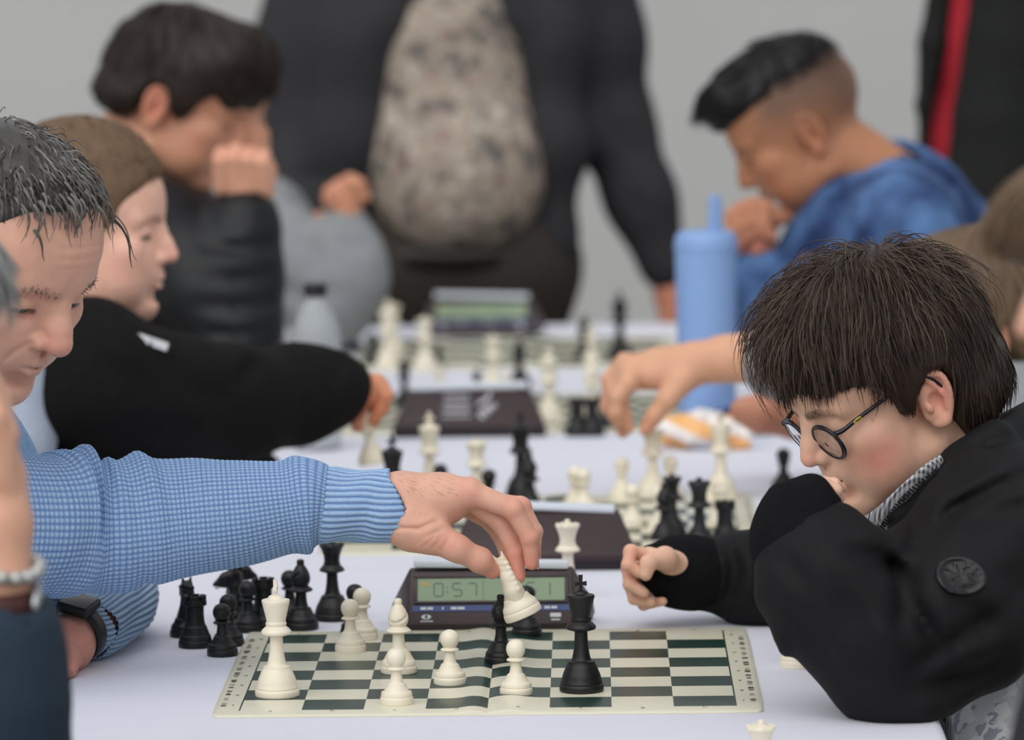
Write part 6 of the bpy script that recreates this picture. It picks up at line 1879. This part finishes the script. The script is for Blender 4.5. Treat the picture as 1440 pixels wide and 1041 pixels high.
def right_edge():
    g = Figure('blurred brown haired person close to camera behind the boy\'s shoulder', 1700, 3.35)
    H = Head(pose(-1, 10, 10), (117, 0, -6), 1434, 466, 3.45, .98)
    g.head(H, (222, 176, 152), (190, 110, 100), (214, 132, 116), (80, 62, 50), 4.0, neck=(-40, 0, -155), neck_r=(50, 54))
    g.flesh([[(H.w([[-40, 0, -140]])[0], .05), (A(1760, 1000, 3.4), .12), (A(1780, 1300, 3.4), .13)]], .015, .03)
    g.done()
    g.cap([((-8, 0, 48), (102, 86, 86)), ((52, 0, 66), (66, 68, 44)), ((-40, 0, 0), (72, 80, 76))], [(160, -130), (160, 40), (124, 42), (100, 36), (74, 44), (46, 20), (34, -10), (-24, -20), (-36, -74), (-60, -130)], m_hl, 2200, 8, 7, .9, lift=.1, zl=lambda p: np.where(p[:, 0] > 44, 40, -60))
    g.cloth('jumper', [[(A(1740, 900, 3.4), .13), (A(1770, 1100, 3.4), .17), (A(1780, 1500, 3.4), .18)], [(A(1740, 860, 3.24), .08), (A(1740, 860, 3.6), .08)], [(A(1760, 880, 3.62), .075), (A(1800, 1150, 3.66), .06), (A(1760, 1350, 3.6), .05)], [(A(1760, 880, 3.22), .075), (A(1820, 1150, 3.2), .06), (A(1760, 1350, 3.25), .05)]], m_char, .012, .04)
    g.legs(.62, 3.45, -1, m_char)
right_edge()

def left_edge():
    D = 3.75
    g = Figure('silver haired person close to camera leaning cheek on hand, dark teal sleeve', -120, D)
    H = Head(pose(1, 10, 15), (100, 0, 20), -46, 500, D + .08, 1.0)
    g.head(H, (220, 170, 148), (180, 108, 100), (210, 126, 112), (150, 148, 144), 4.0, neck=(-40, 0, -155), neck_r=(54, 58))
    q = lambda x, y, d=0: A(x - 16, y, D + d)
    g.flesh([[(H.w([[-40, 0, -140]])[0], .055), (q(-190, 1100, .06), .13), (q(-200, 1400, .06), .14)]], .015, .03)
    hd = [[(q(8, 1000, -.04), .036), (q(4, 900, -.04), .031), (q(2, 820, -.04), .030), (q(-2, 740, -.03), .034), (q(-6, 680, -.02), .032)],
          [(q(14, 680, -.04), .014), (q(20, 610, -.035), .0115), (q(10, 560, -.02), .0105), (q(-2, 530, -.01), .0095)], [(q(4, 670, -.045), .014), (q(4, 590, -.045), .0115), (q(-4, 540, -.03), .0105), (q(-14, 510, -.02), .0095)],
          [(q(-12, 670, -.045), .014), (q(-16, 600, -.045), .011), (q(-24, 550, -.03), .010)], [(q(20, 720, -.03), .016), (q(26, 670, -.01), .013), (q(20, 620, .0), .011)]]
    g.flesh(hd, .004, .006, (224, 172, 146))
    g.done()
    g.cap([((-4, 0, 50), (104, 84, 90)), ((50, 0, 76), (62, 66, 46)), ((-40, 0, 4), (68, 76, 68))], [(160, -130), (160, -6), (116, 0), (104, -10), (90, 18), (74, 60), (50, 40), (36, 4), (10, 0), (-24, -10), (-36, -60), (-60, -130)], m_hg, 1500, 8, 6, .9, zl=lambda p: np.where(p[:, 0] > 44, 30, -50))
    g.cloth('sleeve', [[(q(22, 905, -.05), .047), (q(14, 985, -.05), .056), (q(2, 1100, -.04), .062)], [(q(2, 1100, -.04), .062), (q(-120, 1020, -.02), .075), (q(-190, 960, .0), .085)], [(q(52, 850, -.03), .012), (q(42, 905, -.04), .026)],
                       [(q(-190, 960, .06), .12), (q(-210, 1150, .06), .17), (q(-220, 1480, .06), .17)]], m_teal, .008, .03, cuts=[(q(-4, 780, -.045), q(2, 885, -.045), .036, .036)], noise=((.004, 30, 3),))
    g.legs(-.62, 3.85, 1, m_char)
    w = empty('wristwatch', q(2, 852, -.04), 0, 'brown leather watch strap on blurred wrist beside dark teal sleeve', 'watch')
    m_bl = mat('brown_leather', (78, 44, 38), .5, .1, 60)
    u = np.linspace(0, 2 * np.pi, 40, endpoint=False)
    V = np.array([(rr * math.cos(a), rr * math.sin(a), z) for rr, z in ((.031, -.012), (.0335, -.012), (.0335, .012), (.031, .012)) for a in u]); n = 40
    Fq = np.array([(r * n + k, r * n + (k + 1) % n, ((r + 1) % 4) * n + (k + 1) % n, ((r + 1) % 4) * n + k) for r in range(4) for k in range(n)])
    mesh_obj('strap', V, Fq, m_bl, w)
    V, Q = lathe([(0.0, 0), (.017, 0), (.018, .003), (.017, .007), (.0, .0075)], 28)
    mesh_obj('case', np.stack([V[:, 2] + .032, V[:, 0], V[:, 1]], 1), Q, mat('steel_case', (170, 172, 176), .25, .03, metal=.9), w)
    b = empty('bracelet', q(4, 800, -.04), 0, 'silver bead bracelet on blurred wrist beside dark teal sleeve', 'bracelet')
    m_sv = mat('silver_bead', (186, 188, 186), .3, .05, metal=.6)
    V, Q = lathe(smooth_prof([(0, -.0058), (.0041, -.0041), (.0058, 0), (.0041, .0041), (0, .0058)], 3), 14)
    bead = None
    for k in range(20):
        a = 2 * math.pi * k / 20
        if bead is None: o = mesh_obj('bead', V, Q, m_sv, b); bead = o.data
        else: o = bpy.data.objects.new('bead', bead); COL.objects.link(o); o.parent = b
        o.location = (.036 * math.cos(a), .036 * math.sin(a), .004 * math.sin(a * 2))
left_edge()
# ------------------------------------------------------------------ bottles and small things on the cloth
m_pet = mat('clear_plastic', (232, 236, 238), 0.12, 0.0, 10, trans=.72, ior=1.2)
m_water = mat('water', (240, 246, 250), 0.0, 0.0, 10, trans=1.0, ior=1.33)
m_cap = mat('black_cap', (22, 22, 24), 0.5, 0.05)
m_label = mat('bottle_label', (52, 56, 66), 0.5, 0.1, 40)
p = T(447, 632)
wb = empty('water_bottle', p, 0, 'clear plastic water bottle with black cap beside grey sweater', 'bottle')
prof = smooth_prof([(0, .004, True), (.024, 0), (.0315, .004), (.0325, .012), (.0325, .055), (.0312, .058), (.0325, .061), (.0325, .115), (.0312, .118), (.0325, .121), (.0325, .150), (.030, .168), (.022, .188), (.0145, .200), (.0130, .206, True), (.0130, .216, True)], 3)
V, Q = lathe(prof, 40); bo = mesh_obj('shell', V, Q, m_pet, wb); md = bo.modifiers.new('wall', 'SOLIDIFY'); md.thickness = .0009
V, Q = lathe([(.0332, .062), (.0332, .114)], 40); lb = mesh_obj('label', V, Q, m_label, wb)
V, Q = lathe([(0, .207), (.0150, .207), (.0154, .209), (.0154, .222), (.0146, .2235), (0, .224)], 36); mesh_obj('cap', V, Q, m_cap, wb)
m_tum = mat('powder_blue_enamel', (132, 164, 212), 0.5, 0.03, 60, 0.08, 900)
p = T(995, 604)
tb = empty('tumbler', p, 0, 'tall powder blue tumbler with straw lid beside boy in blue shirt', 'tumbler')
tb.scale = (1, 1, 1.05)
V, Q = lathe(smooth_prof([(0, 0, True), (.036, 0, True), (.0385, .003), (.0405, .10), (.0425, .20), (.0428, .232, True), (.041, .234, True), (0, .234, True)], 4), 48); mesh_obj('cup', V, Q, m_tum, tb)
V, Q = lathe(smooth_prof([(0, .233, True), (.0432, .233, True), (.0436, .236), (.0436, .247), (.040, .258), (.034, .262, True), (0, .262, True)], 4), 48); mesh_obj('lid', V, Q, m_tum, tb)
V, Q = tube([(.012, 0, .258), (.013, 0, .285), (.012, 0, .308)], [.009, .0088, .0085], 16, 10); mesh_obj('straw_spout', V, Q, m_tum, tb)
# snack packet: crumpled orange and white wrapper
m_wrap = mat('orange_white_wrapper', (226, 190, 160), 0.3, 0.05, 30)
n_ = NT(m_wrap); X = n_.xyz()
_b = n_.b.inputs['Base Color'].links[0].from_socket
_w = n_.m('GREATER_THAN', n_.m('SINE', n_.m('ADD', n_.m('MULTIPLY', X[0], 70.0), n_.m('MULTIPLY', X[2], 160.0))), .15)
n_.L.new(n_.mix(_w, srgb(236, 178, 112), srgb(232, 226, 222)), n_.b.inputs['Base Color'])
p = T(988, 632)
f = Field((-.075, -.04, 0), (.075, .04, .055), .003)
f.chain([(-.055, 0, .030), (0, 0, .036), (.055, 0, .026)], [.012, .016, .012], .012); f.cone((-.05, .01, .014), (-.02, .012, .012), .012, .012, .008); f.cone((.045, .0, .012), (.058, -.005, .010), .011, .009, .008)
f.ell((0, 0, .02), (.055, .026, .014), .01); f.noise(.0022, 190, 3)
V, Q = f.mesh(); V[:, 2] = np.maximum(V[:, 2], .0005)
o = mesh_obj('snack_packet', V, Q, m_wrap); o.location = p; o.rotation_euler = (0, 0, -.1)
tag(o, 'crumpled orange and white snack packet behind the white king', 'packet')
# blue and black crumpled pouch beside the tumbler
m_pouch = mat('blue_nylon', (26, 58, 132), 0.4, 0.1, 40)
m_pblk = mat('black_nylon', (20, 20, 24), 0.5, 0.1, 40)
p = T(1035, 612)
e = empty('pouch', p, 0, 'small blue and black pouch lying beside the tumbler', 'pouch')
f = Field((-.06, -.04, -.01), (.06, .04, .05), .003)
f.chain([(-.04, 0, .016), (.0, 0, .022), (.035, 0, .014)], [.014, .018, .012], .01); f.cone((.03, -.01, .012), (.045, -.012, .006), .010, .005, .006); f.noise(.003, 150, 2)
V, Q = f.mesh(); V[:, 2] = np.maximum(V[:, 2], .0005); mesh_obj('cover', V, Q, m_pouch, e)
f = Field((-.05, -.05, -.01), (.05, .03, .06), .003); f.chain([(-.005, -.015, .03), (.012, -.016, .032), (.02, -.016, .012)], [.011, .011, .009], .008)
V, Q = f.mesh(); mesh_obj('flap', V, Q, m_pblk, e)
# score sheets lying on the cloth between the boards
m_paper = mat('score_sheet_paper', (226, 230, 236), 0.7, 0.01, 30)
for (x, y, w, h, a, lab) in ((650, 552, .17, .11, .03, 'score sheet lying behind the clock with printed emblem'),):
    p = T(x, y); bm = bmesh.new()
    for i in range(9):
        for j in range(7): bm.verts.new(((i / 8 - .5) * w, (j / 6 - .5) * h, .0032 + .002 * math.sin(i * .9 + j) * (i in (0, 8) or j in (0, 6)) + .0005))
    bm.verts.ensure_lookup_table()
    for i in range(8):
        for j in range(6): bm.faces.new([bm.verts[q] for q in (i * 7 + j, (i + 1) * 7 + j, (i + 1) * 7 + j + 1, i * 7 + j + 1)])
    o = bm_obj('score_sheet', bm, m_paper, smooth=True); md = o.modifiers.new('thick', 'SOLIDIFY'); md.thickness = .0004
    o.location = p; o.rotation_euler = (0, 0, a); tag(o, lab, 'paper')
